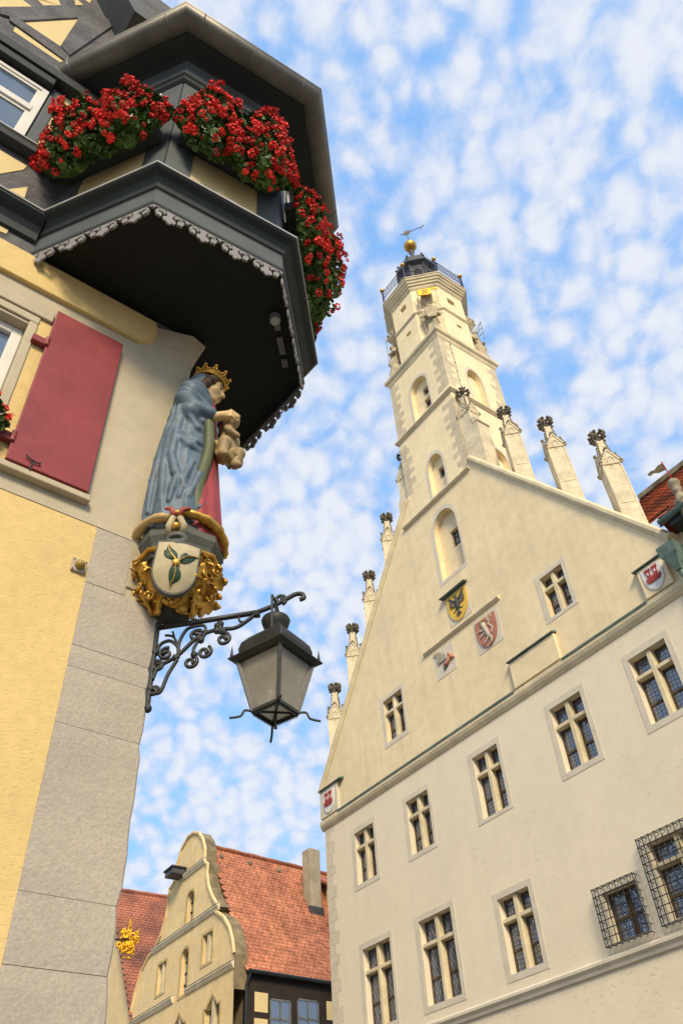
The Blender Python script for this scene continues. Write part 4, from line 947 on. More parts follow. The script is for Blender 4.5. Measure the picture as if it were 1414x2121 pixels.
k = MB(); k.box(x0 + .02, x1 - .02, UPY - .02, UPY - .012, z0 + .02, z1 - .02); k.build('pane', 'glass_clear', wo)
# verge of the roof above
a = hz(960, 60, y0=-.3); sl = 1.9
k = MB(); z_t = 14.9
k.rings([[(x, y, z) for y in (0,) for x, z in ((-1.75, 14.55), (-1.45, 14.55), (-1.45 - 2.6, 14.55 + 5.2), (-1.75 - 2.6, 14.55 + 5.2))] for y in (-.52,)] and [[(x, -.52, z) for x, z in ((-1.72, 14.4), (-1.50, 14.4), (-4.10, 19.6), (-4.32, 19.6))], [(x, .3, z) for x, z in ((-1.72, 14.4), (-1.50, 14.4), (-4.10, 19.6), (-4.32, 19.6))]]); k.build('verge_board', 'oriel_grey', house)

# alarm beacon on the wall
lampf = frame('wall_beacon', HO + HX * -0.614 + np.array([0, 0, 5.17]) - HY * 0.004, HX, HY, 'small square plate with yellow dome fixed to the yellow wall', 'alarm beacon')
k = MB(); k.box(-.052, .052, -.02, 0, -.05, .05); k.build('plate', 'plate_grey', lampf, bevel=.004)
k = MB(); k.sphere((0, -.03, 0), .036, 16, 10, (1, 1, 1)); k.build('dome', 'dome_yellow', lampf, smooth=True)
k = MB()
for a in (-1, 1):
    for b in (-1, 1): k.sphere((a * .042, -.021, b * .042), .006, 6, 4)
k.build('screw', 'iron', lampf)
# ================================================================== sculpting helper: smooth distance fields -> surface nets
def surface_net(fn, lo, hi, h):
    lo = np.array(lo, float); hi = np.array(hi, float); n = np.ceil((hi - lo) / h).astype(int) + 1
    ax = [lo[i] + h * np.arange(n[i]) for i in range(3)]
    X, Y, Z = np.meshgrid(*ax, indexing='ij'); F = fn(X, Y, Z)
    corners = [F[a:n[0] - 1 + a, b:n[1] - 1 + b, c:n[2] - 1 + c] for a in (0, 1) for b in (0, 1) for c in (0, 1)]
    st_ = np.stack(corners, -1); mask = (st_.min(-1) < 0) & (st_.max(-1) >= 0)
    idx = -np.ones(mask.shape, int); cells = np.argwhere(mask); idx[mask] = np.arange(len(cells))
    cv = st_[mask]; offs = np.array([(a, b, c) for a in (0, 1) for b in (0, 1) for c in (0, 1)], float)
    acc = np.zeros((len(cells), 3)); cnt = np.zeros(len(cells))
    for a in range(8):
        for b in range(a + 1, 8):
            if np.abs(offs[a] - offs[b]).sum() != 1: continue
            va, vb = cv[:, a], cv[:, b]; s = (va < 0) != (vb < 0); t = np.where(s, va / np.where(va - vb == 0, 1, va - vb), 0)
            p = offs[a] + (offs[b] - offs[a]) * t[:, None]; acc += p * s[:, None]; cnt += s
    V = lo + (cells + acc / cnt[:, None]) * h
    faces = []
    S = F < 0
    for axis in range(3):
        o1, o2 = [(1, 2), (2, 0), (0, 1)][axis]
        sl0 = [slice(None)] * 3; sl1 = [slice(None)] * 3; sl0[axis] = slice(0, n[axis] - 1); sl1[axis] = slice(1, n[axis])
        ch = S[tuple(sl0)] != S[tuple(sl1)]
        for c in np.argwhere(ch):
            if c[o1] == 0 or c[o2] == 0 or c[o1] >= n[o1] - 1 or c[o2] >= n[o2] - 1: continue
            q = []
            for d1, d2 in ((-1, -1), (0, -1), (0, 0), (-1, 0)):
                cc = c.copy(); cc[o1] += d1; cc[o2] += d2; q.append(idx[tuple(cc)])
            if min(q) < 0: continue
            if not S[tuple(c)]: q = q[::-1]
            faces.append(tuple(int(i) for i in q))
    k = MB(); k.v = [tuple(v_) for v_ in V]; k.f = faces; return k
def smin(a, b, k): h = np.clip(0.5 + 0.5 * (b - a) / k, 0, 1); return b * (1 - h) + a * h - k * h * (1 - h)
def smax(a, b, k): return -smin(-a, -b, k)
def ell(P, c, r):
    q = [(P[i] - c[i]) / r[i] for i in range(3)]; d = np.sqrt(q[0]**2 + q[1]**2 + q[2]**2); return (d - 1) * min(r)
def cap(P, a, b, ra, rb=None):
    rb = ra if rb is None else rb; a = np.array(a, float); b = np.array(b, float); ba = b - a
    t = np.clip(sum((P[i] - a[i]) * ba[i] for i in range(3)) / ba.dot(ba), 0, 1)
    d = np.sqrt(sum((P[i] - a[i] - ba[i] * t)**2 for i in range(3))); return d - (ra + (rb - ra) * t)
def chain(P, pts, rs, k=0.02):
    d = None
    for i in range(len(pts) - 1):
        c = cap(P, pts[i], pts[i + 1], rs[i], rs[i + 1]); d = c if d is None else smin(d, c, k)
    return d

# ================================================================== MADONNA STATUE on the corner
EX = (HX - HY) / math.sqrt(2); EY = np.array([-EX[1], EX[0], 0])
M['cloak_blue'] = mat('painted_blue_cloak', (0.105, 0.155, 0.205), 0.55, 0.12, 4.0, 0.1, 40, noise2=0.12, n2scale=14, col2=(0.065, 0.098, 0.13), spec=0.4)
M['lining_green'] = mat('painted_green_lining', (0.11, 0.13, 0.065), 0.6, 0.1, 5)
M['dress_red'] = mat('painted_red_dress', (0.32, 0.05, 0.055), 0.55, 0.1, 5, 0.05, 30)
M['flesh'] = mat('painted_flesh', (0.52, 0.37, 0.16), 0.5, 0.08, 8.0, 0.05, 60, spec=0.4)
M['child_flesh'] = mat('painted_child_flesh', (0.33, 0.235, 0.115), 0.55, 0.15, 8.0, 0.05, 60)
M['hair_brown'] = mat('painted_brown_hair', (0.09, 0.055, 0.035), 0.6, 0.2, 20, 0.3, 60)
M['lips'] = mat('painted_lips', (0.34, 0.07, 0.05), 0.5, 0.1, 8)
M['eye_dark'] = mat('painted_eye', (0.03, 0.025, 0.02), 0.3, 0.0)
M['eye_white'] = mat('painted_eye_white', (0.55, 0.50, 0.40), 0.4, 0.0)
ZB = 5.62
statue = frame('madonna_statue', HO + np.array([0, 0, 0]), EX, EY, 'painted statue of a crowned woman in blue cloak holding a child', 'statue')
# body sections: z, centre x, half depth x, half width y
SEC = np.array([(5.62, .085, .275, .30), (5.78, .07, .285, .31), (6.15, .06, .265, .30), (6.55, .075, .25, .29), (6.9, .095, .225, .275), (7.1, .105, .205, .26), (7.25, .11, .18, .235), (7.38, .115, .14, .19), (7.47, .13, .09, .12), (7.53, .14, .05, .07)])
RIDGE = []   # folds of the cloak on the camera side, given as (x, z) on the side view
def Zs(x, y):
    p = hit(240 + x / 2.587, 740 + y / 2.587, HO - EY * 0.22, EY) - HO; return float(np.dot(p, EX)), float(p[2])
for pts, r_ in (([(430, 270), (465, 335), (540, 385)], .030), ([(395, 330), (440, 385), (530, 405)], .026), ([(345, 450), (400, 492), (475, 492)], .034), ([(370, 425), (430, 462), (520, 430)], .030),
                ([(405, 230), (345, 390), (312, 560), (335, 650), (390, 720)], .030), ([(330, 280), (262, 480), (205, 680), (178, 850)], .030), ([(365, 300), (300, 450), (268, 620), (255, 800)], .028),
                ([(490, 505), (440, 620), (395, 760)], .032), ([(530, 520), (490, 640), (440, 790)], .030), ([(300, 340), (225, 560), (170, 800)], .026), ([(345, 640), (320, 740), (300, 810)], .026), ([(420, 560), (380, 660), (350, 780)], .022), ([(540, 330), (545, 395), (500, 470)], .03)):
    q = [Zs(*p) for p in pts]
    def ysurf(x, z):
        c, a, b = (np.interp(z, SEC[:, 0], SEC[:, i]) for i in (1, 2, 3)); t = max(0, 1 - ((x - c) / a) ** 2); return -b * math.sqrt(t)
    RIDGE.append(([(x, ysurf(x, z) + .004 - .085 * max(0., 1 - abs(z - 7.0) / .22) * max(0., 1 - abs(x - .14) / .2), z) for x, z in q], r_))
def cloak_fn(X, Y, Z):
    c = np.interp(Z, SEC[:, 0], SEC[:, 1]); a = np.interp(Z, SEC[:, 0], SEC[:, 2]); b = np.interp(Z, SEC[:, 0], SEC[:, 3])
    th = np.arctan2(Y / b, (X - c) / a)
    r_ = np.sqrt(((X - c) / a)**2 + (Y / b)**2)
    low = np.clip((7.05 - Z) / 1.2, 0, 1)
    fold = low * .055 * (1 - 2 * np.abs(np.sin(th * 5 + Z * .9)) ** .7 + .4 * np.sin(th * 13 - Z * 2.1))
    d = (r_ - 1 - fold) * np.minimum(a, b)
    crease = .010 * (1 - 2 * np.abs(np.sin((X - .25) * 11 + (Z - 7.2) * 16 + 1.2 * np.sin(Z * 7)))) * np.clip((Z - 6.6) / .3, 0, 1)
    d = smax(d, ZB + .01 - Z - .05 * np.sin(th * 3), .03)
    d = smax(d, Z - 7.50, .05)
    P = (X, Y, Z)
    # shoulders and upper arm, forearm reaching forward under the cloak
    for s in (-1, 1):
        d = smin(d, chain(P, [(.11, s * .15, 7.36), (.10, s * .245, 7.14), (.17, s * .265, 6.93), (.30, s * .20, 6.93)], [.11, .085, .078, .066], .05), .05)
    for pts, rr in RIDGE: d = smin(d, chain(P, pts, [rr * .6] + [rr * 1.15] * (len(pts) - 2) + [rr * .6], .012), .014)
    d = d + crease
    # open front: cut back so that the dress shows
    cut = np.maximum(np.maximum((.27 - .02 * (7.1 - Z)) - X, np.abs(Y) - .12), Z - 7.30)
    d = smax(d, -cut, .02)
    return d
cloak = surface_net(cloak_fn, (-.32, -.40, 5.57), (.46, .40, 7.58), .0125).build('cloak', 'cloak_blue', statue, smooth=True)
def dress_fn(X, Y, Z):
    c = np.interp(Z, [5.60, 6.2, 6.9, 7.3, 7.42], [.23, .20, .17, .15, .15]); a = np.interp(Z, [5.60, 6.2, 6.9, 7.3, 7.42], [.19, .165, .14, .13, .08]); b = np.interp(Z, [5.60, 6.9, 7.42], [.21, .17, .12])
    th = np.arctan2(Y / b, (X - c) / a); r_ = np.sqrt(((X - c) / a)**2 + (Y / b)**2)
    d = (r_ - 1 - .05 * np.sin(th * 10) * np.clip((7 - Z) / 1, 0, 1)) * a
    return smax(smax(d, 5.57 - Z, .02), Z - 7.42, .04)
surface_net(dress_fn, (-.05, -.30, 5.53), (.50, .30, 7.5), .018).build('dress', 'dress_red', statue, smooth=True)
# green lining turned out along the open front edge
k = MB(); rs = []
for z_ in np.linspace(5.76, 7.02, 18):
    t = (7.02 - z_) / 1.26; x = .325 + .02 * math.sin(z_ * 6) - .035 * t; wv_ = .035 * math.sin(z_ * 9) * t
    rs.append([(x - .05 - .01 * t, -.205 + wv_ * .4, z_), (x - .015, -.215 + wv_ * .5, z_), (x + .02, -.18 + wv_ * .3, z_), (x + .02, -.13, z_), (x - .04, -.14, z_)])
k.rings(rs); k.build('cloak_lining', 'lining_green', statue, smooth=True)
# head: turned a little towards the camera and bowed
HC = Vector((.205, -.02, 7.515)); HR = Matrix.Rotation(R(9), 3, 'Z') @ Matrix.Rotation(R(16), 3, 'Y')
HRn = np.array(HR)
def inhead(fn):
    def g_(X, Y, Z):
        P = np.stack([X - HC.x, Y - HC.y, Z - HC.z]); Q = np.tensordot(HRn.T, P, 1); return fn(Q[0], Q[1], Q[2])
    return g_
def head_fn(x, y, z):
    P = (x, y, z)
    d = ell(P, (-.012, 0, .045), (.132, .108, .135))
    d = smin(d, ell(P, (.045, 0, -.055), (.088, .083, .115)), .05)
    d = smin(d, ell(P, (.085, 0, -.128), (.040, .042, .035)), .03)          # chin
    d = smin(d, chain(P, [(.115, 0, .03), (.142, 0, -.022), (.158, 0, -.050)], [.016, .018, .020], .01), .018)   # nose
    for s in (-1, 1):
        d = smin(d, ell(P, (.088, s * .052, -.035), (.035, .034, .04)), .03)    # cheeks
        d = smin(d, cap(P, (.122, s * .018, .034), (.094, s * .07, .038), .011), .016)  # brow
        d = smax(d, -ell(P, (.128, s * .043, .008), (.024, .028, .017)), .014)     # eye socket
        d = smin(d, ell(P, (.098, s * .044, .006), (.022, .024, .019)), .006)
    d = smin(d, ell(P, (.122, 0, -.083), (.022, .032, .010)), .012)
    d = smin(d, ell(P, (.116, 0, -.099), (.022, .026, .010)), .010)
    d = smin(d, cap(P, (-.02, 0, -.08), (-.045, 0, -.23), .066, .078), .04)     # neck
    return d
lo_, hi_ = (HC.x - .26, HC.y - .2, HC.z - .27), (HC.x + .24, HC.y + .2, HC.z + .23)
head = surface_net(inhead(head_fn), lo_, hi_, .0088).build('head', 'flesh', statue, smooth=True)
def hair_fn(x, y, z):
    P = (x, y, z)
    d = ell(P, (-.03, 0, .05), (.142, .128, .145))
    for s in (-1, 1): d = smin(d, chain(P, [(.06, s * .085, .10), (.035, s * .112, .02), (-.02, s * .115, -.08), (-.07, s * .10, -.17)], [.034, .036, .04, .045], .03), .03)
    d = d + .006 * np.sin(z * 90 + x * 60)
    return smax(d, -ell(P, (.14, 0, -.03), (.105, .088, .16)), .02)
surface_net(inhead(hair_fn), lo_, hi_, .012).build('hair', 'hair_brown', head, smooth=True)
def veil_fn(x, y, z):
    P = (x, y, z); d = ell(P, (-.06, 0, .02), (.135, .135, .165)); d = smin(d, chain(P, [(-.10, 0, 0), (-.11, 0, -.12), (-.09, 0, -.24)], [.09, .10, .13], .05), .06)
    return smax(d, x * .9 + z * .42 - .012, .02)
surface_net(inhead(veil_fn), lo_, hi_, .014).build('veil', 'cloak_blue', head, smooth=True)
def hp_(x, y, z): v_ = HR @ Vector((x, y, z)) + HC; return (v_.x, v_.y, v_.z)
for s in (-1, 1):
    k = MB(); k.sphere(hp_(.104, s * .045, .007), .0195, 10, 8); k.build('eye', 'eye_white', head, smooth=True)
    k = MB(); k.sphere(hp_(.117, s * .046, .005), .0100, 8, 6); k.build('iris', 'eye_dark', head, smooth=True)
    k = MB(); k.tube([hp_(.127, s * .022, .012), hp_(.126, s * .042, .024), hp_(.105, s * .067, .016)], [.003, .004, .003], 5); k.build('eyelid', 'hair_brown', head)
    k = MB(); k.tube([hp_(.134, s * .016, .040), hp_(.122, s * .045, .052), hp_(.092, s * .078, .045)], [.003, .0045, .003], 5); k.build('eyebrow', 'hair_brown', head)
k = MB(); k.sphere(hp_(.138, 0, -.083), .011, 10, 6, (.8, 2.2, .62)); k.sphere(hp_(.133, 0, -.098), .011, 10, 6, (.8, 1.8, .62)); k.build('lips', 'lips', head, smooth=True)
# crown: ring, cusps and arches
k = MB(); NC = 10; rad = .148
ringp = lambda a, z, r__=rad: hp_(-.025 + r__ * math.cos(a) * 1.0, r__ * .92 * math.sin(a), z)
for z_, rr in ((.105, .013), (.135, .009)): k.tube([ringp(2 * math.pi * i / 32, z_) for i in range(33)], rr, 6)
for i in range(NC):
    a = 2 * math.pi * (i + .5) / NC; a2 = 2 * math.pi * (i + 1.5) / NC; am = (a + a2) / 2
    k.tube([ringp(a, .135), ringp(am - .10, .165, rad + .01), ringp(am, .190, rad + .016)], .009, 5); k.tube([ringp(a2, .135), ringp(am + .10, .165, rad + .01), ringp(am, .190, rad + .016)], .009, 5)
    k.sphere(ringp(am, .196, rad + .018), .018, 7, 5); k.sphere(ringp(a, .145, rad + .008), .014, 6, 5); k.tube([ringp(am, .11, rad + .004), ringp(am, .165, rad + .01)], .007, 5)
crown = k.build('crown', 'gold', head, smooth=True)
# band inside the crown
k = MB(); k.rings([[ringp(2 * math.pi * i / 24, z_, rad - .004) for i in range(24)] for z_ in (.095, .15)], False, False); k.build('crown_band', 'gold', crown)
# mother's hands
def hand_fn(X, Y, Z, s, wrist, palm, tips):
    P = (X, Y, Z); d = chain(P, [wrist, palm], [.042, .042], .02)
    for base, midp, tip in tips: d = smin(d, chain(P, [base, midp, tip], [.0135, .0125, .010], .006), .010)
    return d
w_, p_ = (.345, -.185, 6.905), (.43, -.16, 6.93)
tips = []
for i, (dz, ln) in enumerate(((.038, .095), (.014, .11), (-.010, .105), (-.034, .085))): tips.append(((p_[0] + .01, p_[1] - .012, p_[2] + dz * .8), (p_[0] + .05, p_[1] - .016 + .01, p_[2] + dz + .012), (p_[0] + ln, p_[1] + .045, p_[2] + dz + .006)))
tips.append(((p_[0] - .02, p_[1] + .0, p_[2] + .03), (p_[0] + .0, p_[1] + .03, p_[2] + .075), (p_[0] + .035, p_[1] + .055, p_[2] + .09)))
surface_net(lambda X, Y, Z: hand_fn(X, Y, Z, -1, w_, p_, tips), (.20, -.30, 6.78), (.60, -.04, 7.08), .0075).build('hand', 'flesh', statue, smooth=True)
# second hand below the child
w_, p_ = (.30, .17, 6.80), (.42, .10, 6.66); tips = []
for i, ln in enumerate((.08, .10, .10, .08)): tips.append(((p_[0] + .02 * i - .03, p_[1] - .02, p_[2] - .01), (p_[0] + .02 * i - .02, p_[1] - .08, p_[2] - .03), (p_[0] + .022 * i - .01, p_[1] - .08 - ln * .6, p_[2] + .0)))
tips.append(((p_[0] - .04, p_[1], p_[2] + .02), (p_[0] - .02, p_[1] - .03, p_[2] + .06), (p_[0] + .0, p_[1] - .06, p_[2] + .08)))
surface_net(lambda X, Y, Z: hand_fn(X, Y, Z, 1, w_, p_, tips), (.22, -.12, 6.56), (.56, .28, 6.92), .0085).build('hand', 'flesh', statue, smooth=True)
# the child: seated, turned away, one continuous body
def child_fn(X, Y, Z):
    X = X + .035; P = (X, Y, Z)
    d = chain(P, [(.455, -.02, 6.60), (.47, -.015, 6.74), (.455, -.01, 6.86)], [.085, .082, .068], .03)
    d = smin(d, cap(P, (.45, -.01, 6.90), (.455, -.01, 6.96), .035), .03)
    d = smin(d, ell(P, (.468, -.015, 7.03), (.082, .075, .088)), .02)
    d = smin(d, ell(P, (.535, -.035, 7.0), (.022, .02, .03)), .02)
    d = smin(d, chain(P, [(.46, -.085, 6.86), (.50, -.125, 6.77), (.56, -.10, 6.72)], [.034, .031, .024], .015), .02)
    d = smin(d, chain(P, [(.46, .07, 6.86), (.42, .09, 6.94), (.38, .03, 7.02)], [.034, .03, .024], .015), .02)
    d = smin(d, chain(P, [(.44, -.07, 6.60), (.475, -.15, 6.60), (.46, -.155, 6.46), (.49, -.17, 6.43)], [.058, .05, .038, .03], .02), .03)
    d = smin(d, chain(P, [(.48, .03, 6.58), (.56, -.02, 6.58), (.53, -.03, 6.44), (.57, -.04, 6.42)], [.056, .05, .038, .03], .02), .03)
    return d
child = surface_net(child_fn, (.24, -.24, 6.36), (.62, .18, 7.15), .0095).build('child', 'child_flesh', statue, smooth=True)
k = MB(); k.sphere((.42, -.014, 7.05), .094, 14, 10, (1, .97, .9)); ch = k.build('child_hair', 'hair_brown', child, smooth=True)
def cloth_fn(X, Y, Z):
    P = (X, Y, Z); d = chain(P, [(.36, -.10, 6.62), (.43, -.07, 6.52), (.50, .0, 6.53)], [.05, .07, .06], .03); return d + .008 * np.sin(X * 70 + Z * 50)
surface_net(cloth_fn, (.25, -.22, 6.38), (.62, .12, 6.72), .012).build('child_cloth', 'gold_cloth', child, smooth=True)

# ================================================================== CONSOLE below the statue
console = frame('statue_console', HO, EX, EY, 'dark polygonal console with gilded scrollwork and a leaf shield under the statue', 'console')
def octring(r_, z, cx_=.10, n=8): return [(cx_ + r_ * math.cos(math.pi / 8 + 2 * math.pi * i / n), r_ * .92 * math.sin(math.pi / 8 + 2 * math.pi * i / n), z) for i in range(n)]
k = MB(); k.rings([octring(r_, z) for r_, z in ((.07, 4.99), (.14, 5.05), (.205, 5.18), (.245, 5.32), (.265, 5.46), (.275, 5.50))]); k.build('body', 'console_dark', console)
k = MB(); k.rings([octring(r_, z) for r_, z in ((.29, 5.50), (.315, 5.56), (.315, 5.585), (.285, 5.60), (.30, 5.66), (.335, 5.73), (.335, 5.80), (.315, 5.83), (.315, 5.862))]); k.build('slab', 'console_slab', console)
k = MB(); k.tube([Vector(p) for p in octring(.318, 5.565)] + [Vector(octring(.318, 5.565)[0])], .024, 8); k.build('gilt_moulding', 'gold', console, smooth=True)
# rolled hem: gold in front, cream behind
k = MB(); pts = [(.10 + .335 * math.cos(a), -.325 * math.sin(a), 5.86 + .075 * math.sin(max(0, a) * 1.5) - (.10 * -a if a < 0 else 0)) for a in np.linspace(R(-25), R(85), 16)]; k.tube(pts, [.022 + .024 * math.sin(math.pi * i / 15) + .006 * math.sin(i * 2.3) for i in range(16)], 8); k.build('gilt_hem', 'gold', console, smooth=True)
k = MB(); pts = [(.10 + .335 * math.cos(a), -.33 * math.sin(a), 5.875 + .03 * math.sin(a * 4)) for a in np.linspace(R(88), R(165), 10)]; k.tube(pts, [.026 + .016 * abs(math.sin(i * .8 + .5)) for i in range(10)], 8); k.build('cream_hem', 'flesh', console, smooth=True)
# curved tendril leaves (acanthus): tapering flattened scrolls laid over the console
def acanthus(mb, base, out, upv, L_, curl=1.0, w0=.05):
    base, out, upv = Vector(base), Vector(out).normalized(), Vector(upv).normalized(); side = out.cross(upv).normalized()
    n = 9; pts = []; ws = []
    for i in range(n):
        t = i / (n - 1); a = curl * 2.6 * t ** 1.5
        pts.append(base + upv * (L_ * (math.sin(a) / 2.6 / max(curl, .2) + t * .35)) + out * (L_ * .55 * (1 - math.cos(a)) * .5 + .02 * math.sin(t * 3)))
        ws.append(w0 * 1.25 * (math.sin(math.pi * min(1, t * .9 + .12)) ** .7) + .006)
    rs = []
    for i, p in enumerate(pts):
        w_ = ws[i] * (1 + .28 * math.cos(i * 2.6)); rs.append([p - side * w_, p - side * w_ * .5 + out * .018, p + out * .008, p + side * w_ * .5 + out * .018, p + side * w_, p - out * .02])
    mb.rings(rs)
    mb.sphere(pts[-1], .016, 7, 5)
for a_deg, zb, L_, w0, tilt in ((-60, 5.10, .26, .055, .6), (-20, 5.08, .28, .06, .3), (-100, 5.14, .26, .05, -.4), (-135, 5.10, .26, .05, -.7), (20, 5.10, .26, .055, .4), (-150, 5.30, .20, .045, -.5), (-45, 5.28, .22, .05, .7), (-5, 5.28, .22, .05, .5), (-120, 5.30, .20, .045, -.3), (35, 5.30, .20, .045, .3),
                                (-165, 5.12, .22, .045, -.5), (-75, 5.02, .24, .06, .5), (-35, 5.0, .26, .065, -.3), (-130, 5.0, .24, .06, .2), (5, 5.02, .24, .06, -.2), (-160, 5.02, .22, .05, .3), (-50, 5.12, .24, .06, -.7), (-15, 5.36, .18, .055, .2), (-155, 5.38, .16, .05, .4), (-30, 5.40, .15, .04, -.5), (-140, 5.42, .14, .04, .5), (-10, 5.18, .2, .05, -.6), (-110, 5.06, .2, .05, .4)):
    a = R(a_deg); d = Vector((math.cos(a), math.sin(a), 0)); e_ = Vector((-d.y, d.x, 0)); r_ = float(np.interp(zb, [4.98, 5.05, 5.18, 5.32, 5.46], [.10, .17, .235, .265, .28])) * .96
    k = MB(); acanthus(k, Vector((.10, 0, zb)) + Vector((d.x * r_, d.y * r_ * .92, 0)), d, Vector((0, 0, 1)) + e_ * tilt, L_, 1.0, w0); k.build('gilt_leaf', 'gold', console, smooth=True)
for a_deg, zc, rr in ((-25, 5.33, .055), (-140, 5.38, .05), (-55, 5.16, .05), (-110, 5.10, .05), (5, 5.20, .05), (-30, 5.46, .04), (-128, 5.22, .045), (-10, 5.42, .04), (-150, 5.22, .045)):
    a = R(a_deg); d = Vector((math.cos(a), math.sin(a), 0)); e_ = Vector((-d.y, d.x, 0)); r_ = float(np.interp(zc, [4.98, 5.05, 5.18, 5.32, 5.46], [.10, .17, .235, .265, .28])) + .02
    c_ = Vector((.10 + d.x * r_, d.y * r_ * .92, zc)); k = MB()
    k.tube([c_ + (e_ * math.cos(t) + Vector((0, 0, 1)) * math.sin(t)) * rr * (1 - t / 12) + d * (.004 * t) for t in np.linspace(0, 8.5, 22)], [.017 - .0004 * i for i in range(22)], 6); k.build('gilt_scroll', 'gold', console, smooth=True)
k = MB()
for i in range(6): a = 2 * math.pi * i / 6; k.sphere((.14 + .035 * math.cos(a), -.16, 5.06 + .03 * math.sin(a)), .028, 8, 6)
k.sphere((.14, -.17, 5.06), .024, 8, 6); k.build('gilt_rosette', 'gold', console, smooth=True)
# shield with three leaves, tilted on the camera side
SHF = Matrix.Rotation(R(-22), 4, 'Z'); SHC = Vector((.195, -.290, 5.185)); tiltm = Matrix.Rotation(R(-12), 4, 'X')
def shv(mb):
    mm = Matrix.Translation(SHC) @ SHF.inverted() @ Matrix.Rotation(R(10), 4, 'X') @ Matrix.Rotation(R(4), 4, 'Y')
    mb.v = [tuple(mm @ Vector(p)) for p in mb.v]; return mb
def cart(s):
    pts = [(-.142 * s, .165 * s), (-.05 * s, .185 * s), (.05 * s, .185 * s), (.142 * s, .165 * s)]
    for i in range(1, 20):
        a = math.pi * i / 20; pts.append((.146 * s * math.cos(a) ** 1 if abs(math.cos(a)) < .99 else .146 * s * math.cos(a), (-.02 - .19 * math.sin(a)) * s))
    return pts[::-1]
def dome(pts, y0, bulge, rings_=4):
    mb = MB(); rs = []
    for j in range(rings_ + 1): t = j / rings_; sc = 1 - t * .97; rs.append([(x * sc, y0 - bulge * (1 - sc * sc), z * sc) for x, z in pts])
    mb.rings(rs, False, True); return mb
k = MB(); k.prism_xz(cart(1.07), -.012, .045); shield = shv(k).build('shield', 'console_slab', console)
shv(dome(cart(1.0), -.012, .045)).build('shield_field', 'shield_cream', shield, smooth=True)
def leaf2(mb, a, L_, w_, y):
    d = Vector((math.cos(a), math.sin(a))); n = Vector((-d.y, d.x)); rows = []
    for i in range(9):
        t = i / 8; hw = w_ * math.sin(math.pi * t ** .8) ** .8; bend = n * (.022 * math.sin(t * 2.6)); c_ = d * (.02 + L_ * t) + bend; yb = y - .045 * (1 - ((c_.x / .135) ** 2 + (c_.y / .185) ** 2)) - .010
        rows.append([(c_.x - n.x * hw, yb + .006, c_.y - n.y * hw), (c_.x, yb - .006, c_.y), (c_.x + n.x * hw, yb + .006, c_.y + n.y * hw)])
    mb.rings(rows, False, False, closed=False); return [Vector(r_[1]) for r_ in rows]
for a in (R(28), R(112), R(262)):
    k = MB(); mid_ = leaf2(k, a, .150, .042, -.012); lf = shv(k).build('green_leaf', 'leaf_green', shield, smooth=True)
    k = MB(); k.tube([p + Vector((0, -.004, 0)) for p in mid_], .0035, 5); shv(k).build('leaf_vein', 'gold', shield)
k = MB(); k.sphere((0, -.072, -.005), .028, 12, 8, (1, .5, 1)); shv(k).build('leaf_boss', 'gold', shield, smooth=True)
# helm and two horns above the shield
def helm_fn(X, Y, Z):
    P = (X, Y, Z); d = ell(P, (.175, -.275, 5.44), (.085, .065, .075)); d = smin(d, cap(P, (.17, -.265, 5.37), (.165, -.255, 5.32), .080, .09), .03); return smax(d, -ell(P, (.19, -.345, 5.425), (.07, .045, .016)), .008)
surface_net(helm_fn, (.02, -.42, 5.18), (.34, -.12, 5.56), .011).build('helm', 'console_slab', console, smooth=True)
for s, pts in ((-1, [(.13, -.29, 5.49), (.12, -.315, 5.56), (.155, -.335, 5.63), (.135, -.345, 5.70), (.085, -.34, 5.715)]), (1, [(.215, -.29, 5.485), (.23, -.315, 5.55), (.20, -.335, 5.615), (.22, -.345, 5.68), (.275, -.335, 5.69)])):
    k = MB(); k.tube(pts[:3], [.028, .026, .022], 8); hn = k.build('horn', 'shield_cream', console, smooth=True)
    k = MB(); k.tube(pts[2:], [.0225, .018, .010], 8); k.build('horn_tip', 'lips', hn, smooth=True)
k = MB(); k.sphere((.178, -.33, 5.535), .032, 8, 6); k.build('gilt_knop', 'gold', console, smooth=True)
# the console is lower than it is wide; shield, helm and horns keep their own height
CKZ, CK0 = 0.77, 1.108
console.scale = (1, 1, CKZ); console.location.z = CK0
for o in [c for c in bpy.data.objects if c.parent is console and c.name.split('.')[0] in ('shield', 'helm', 'horn', 'gilt_knop')]:
    o.scale = (1, 1, 1 / CKZ); o.location.z = -CK0 / CKZ

# ================================================================== LANTERN BRACKET AND LANTERN
bracket = frame('lantern_bracket', HO, EX, EY, 'black wrought iron scroll bracket fixed to the stone house corner', 'bracket')
def Zb(x, y):
    p = hit(240 + x / 2.587, 740 + y / 2.587, HO, EY) - HO; return Vector((float(np.dot(p, EX)), 0, float(p[2])))
def bez(pts, n=28):
    """Catmull-Rom through points"""
    P_ = [pts[0]] + list(pts) + [pts[-1]]; out = []
    for i in range(1, len(P_) - 2):
        for j in range(n // (len(pts) - 1) + 1):
            t = j / (n // (len(pts) - 1) + 1); a, b, c, d = P_[i - 1], P_[i], P_[i + 1], P_[i + 2]
            out.append(.5 * ((2 * b) + (c - a) * t + (2 * a - 5 * b + 4 * c - d) * t * t + (3 * b - a - 3 * c + d) * t ** 3))
    out.append(P_[-2]); return out
def spiral(c, r0, a0, turns, r1=.006, sgn=1):
    return [c + Vector((math.cos(a0 + sgn * 2 * math.pi * turns * t), 0, math.sin(a0 + sgn * 2 * math.pi * turns * t))) * (r0 + (r1 - r0) * t) for t in np.linspace(0, 1, 26)]
k = MB(); k.box(-.015, .02, -.02, .02, 4.27, 4.93); k.build('wall_bar', 'iron', bracket, bevel=.004)
for z_ in (4.92, 4.70, 4.42, 4.28): k = MB(); k.sphere((.012, 0, z_), .028, 8, 6); k.build('bar_knob', 'iron', bracket)
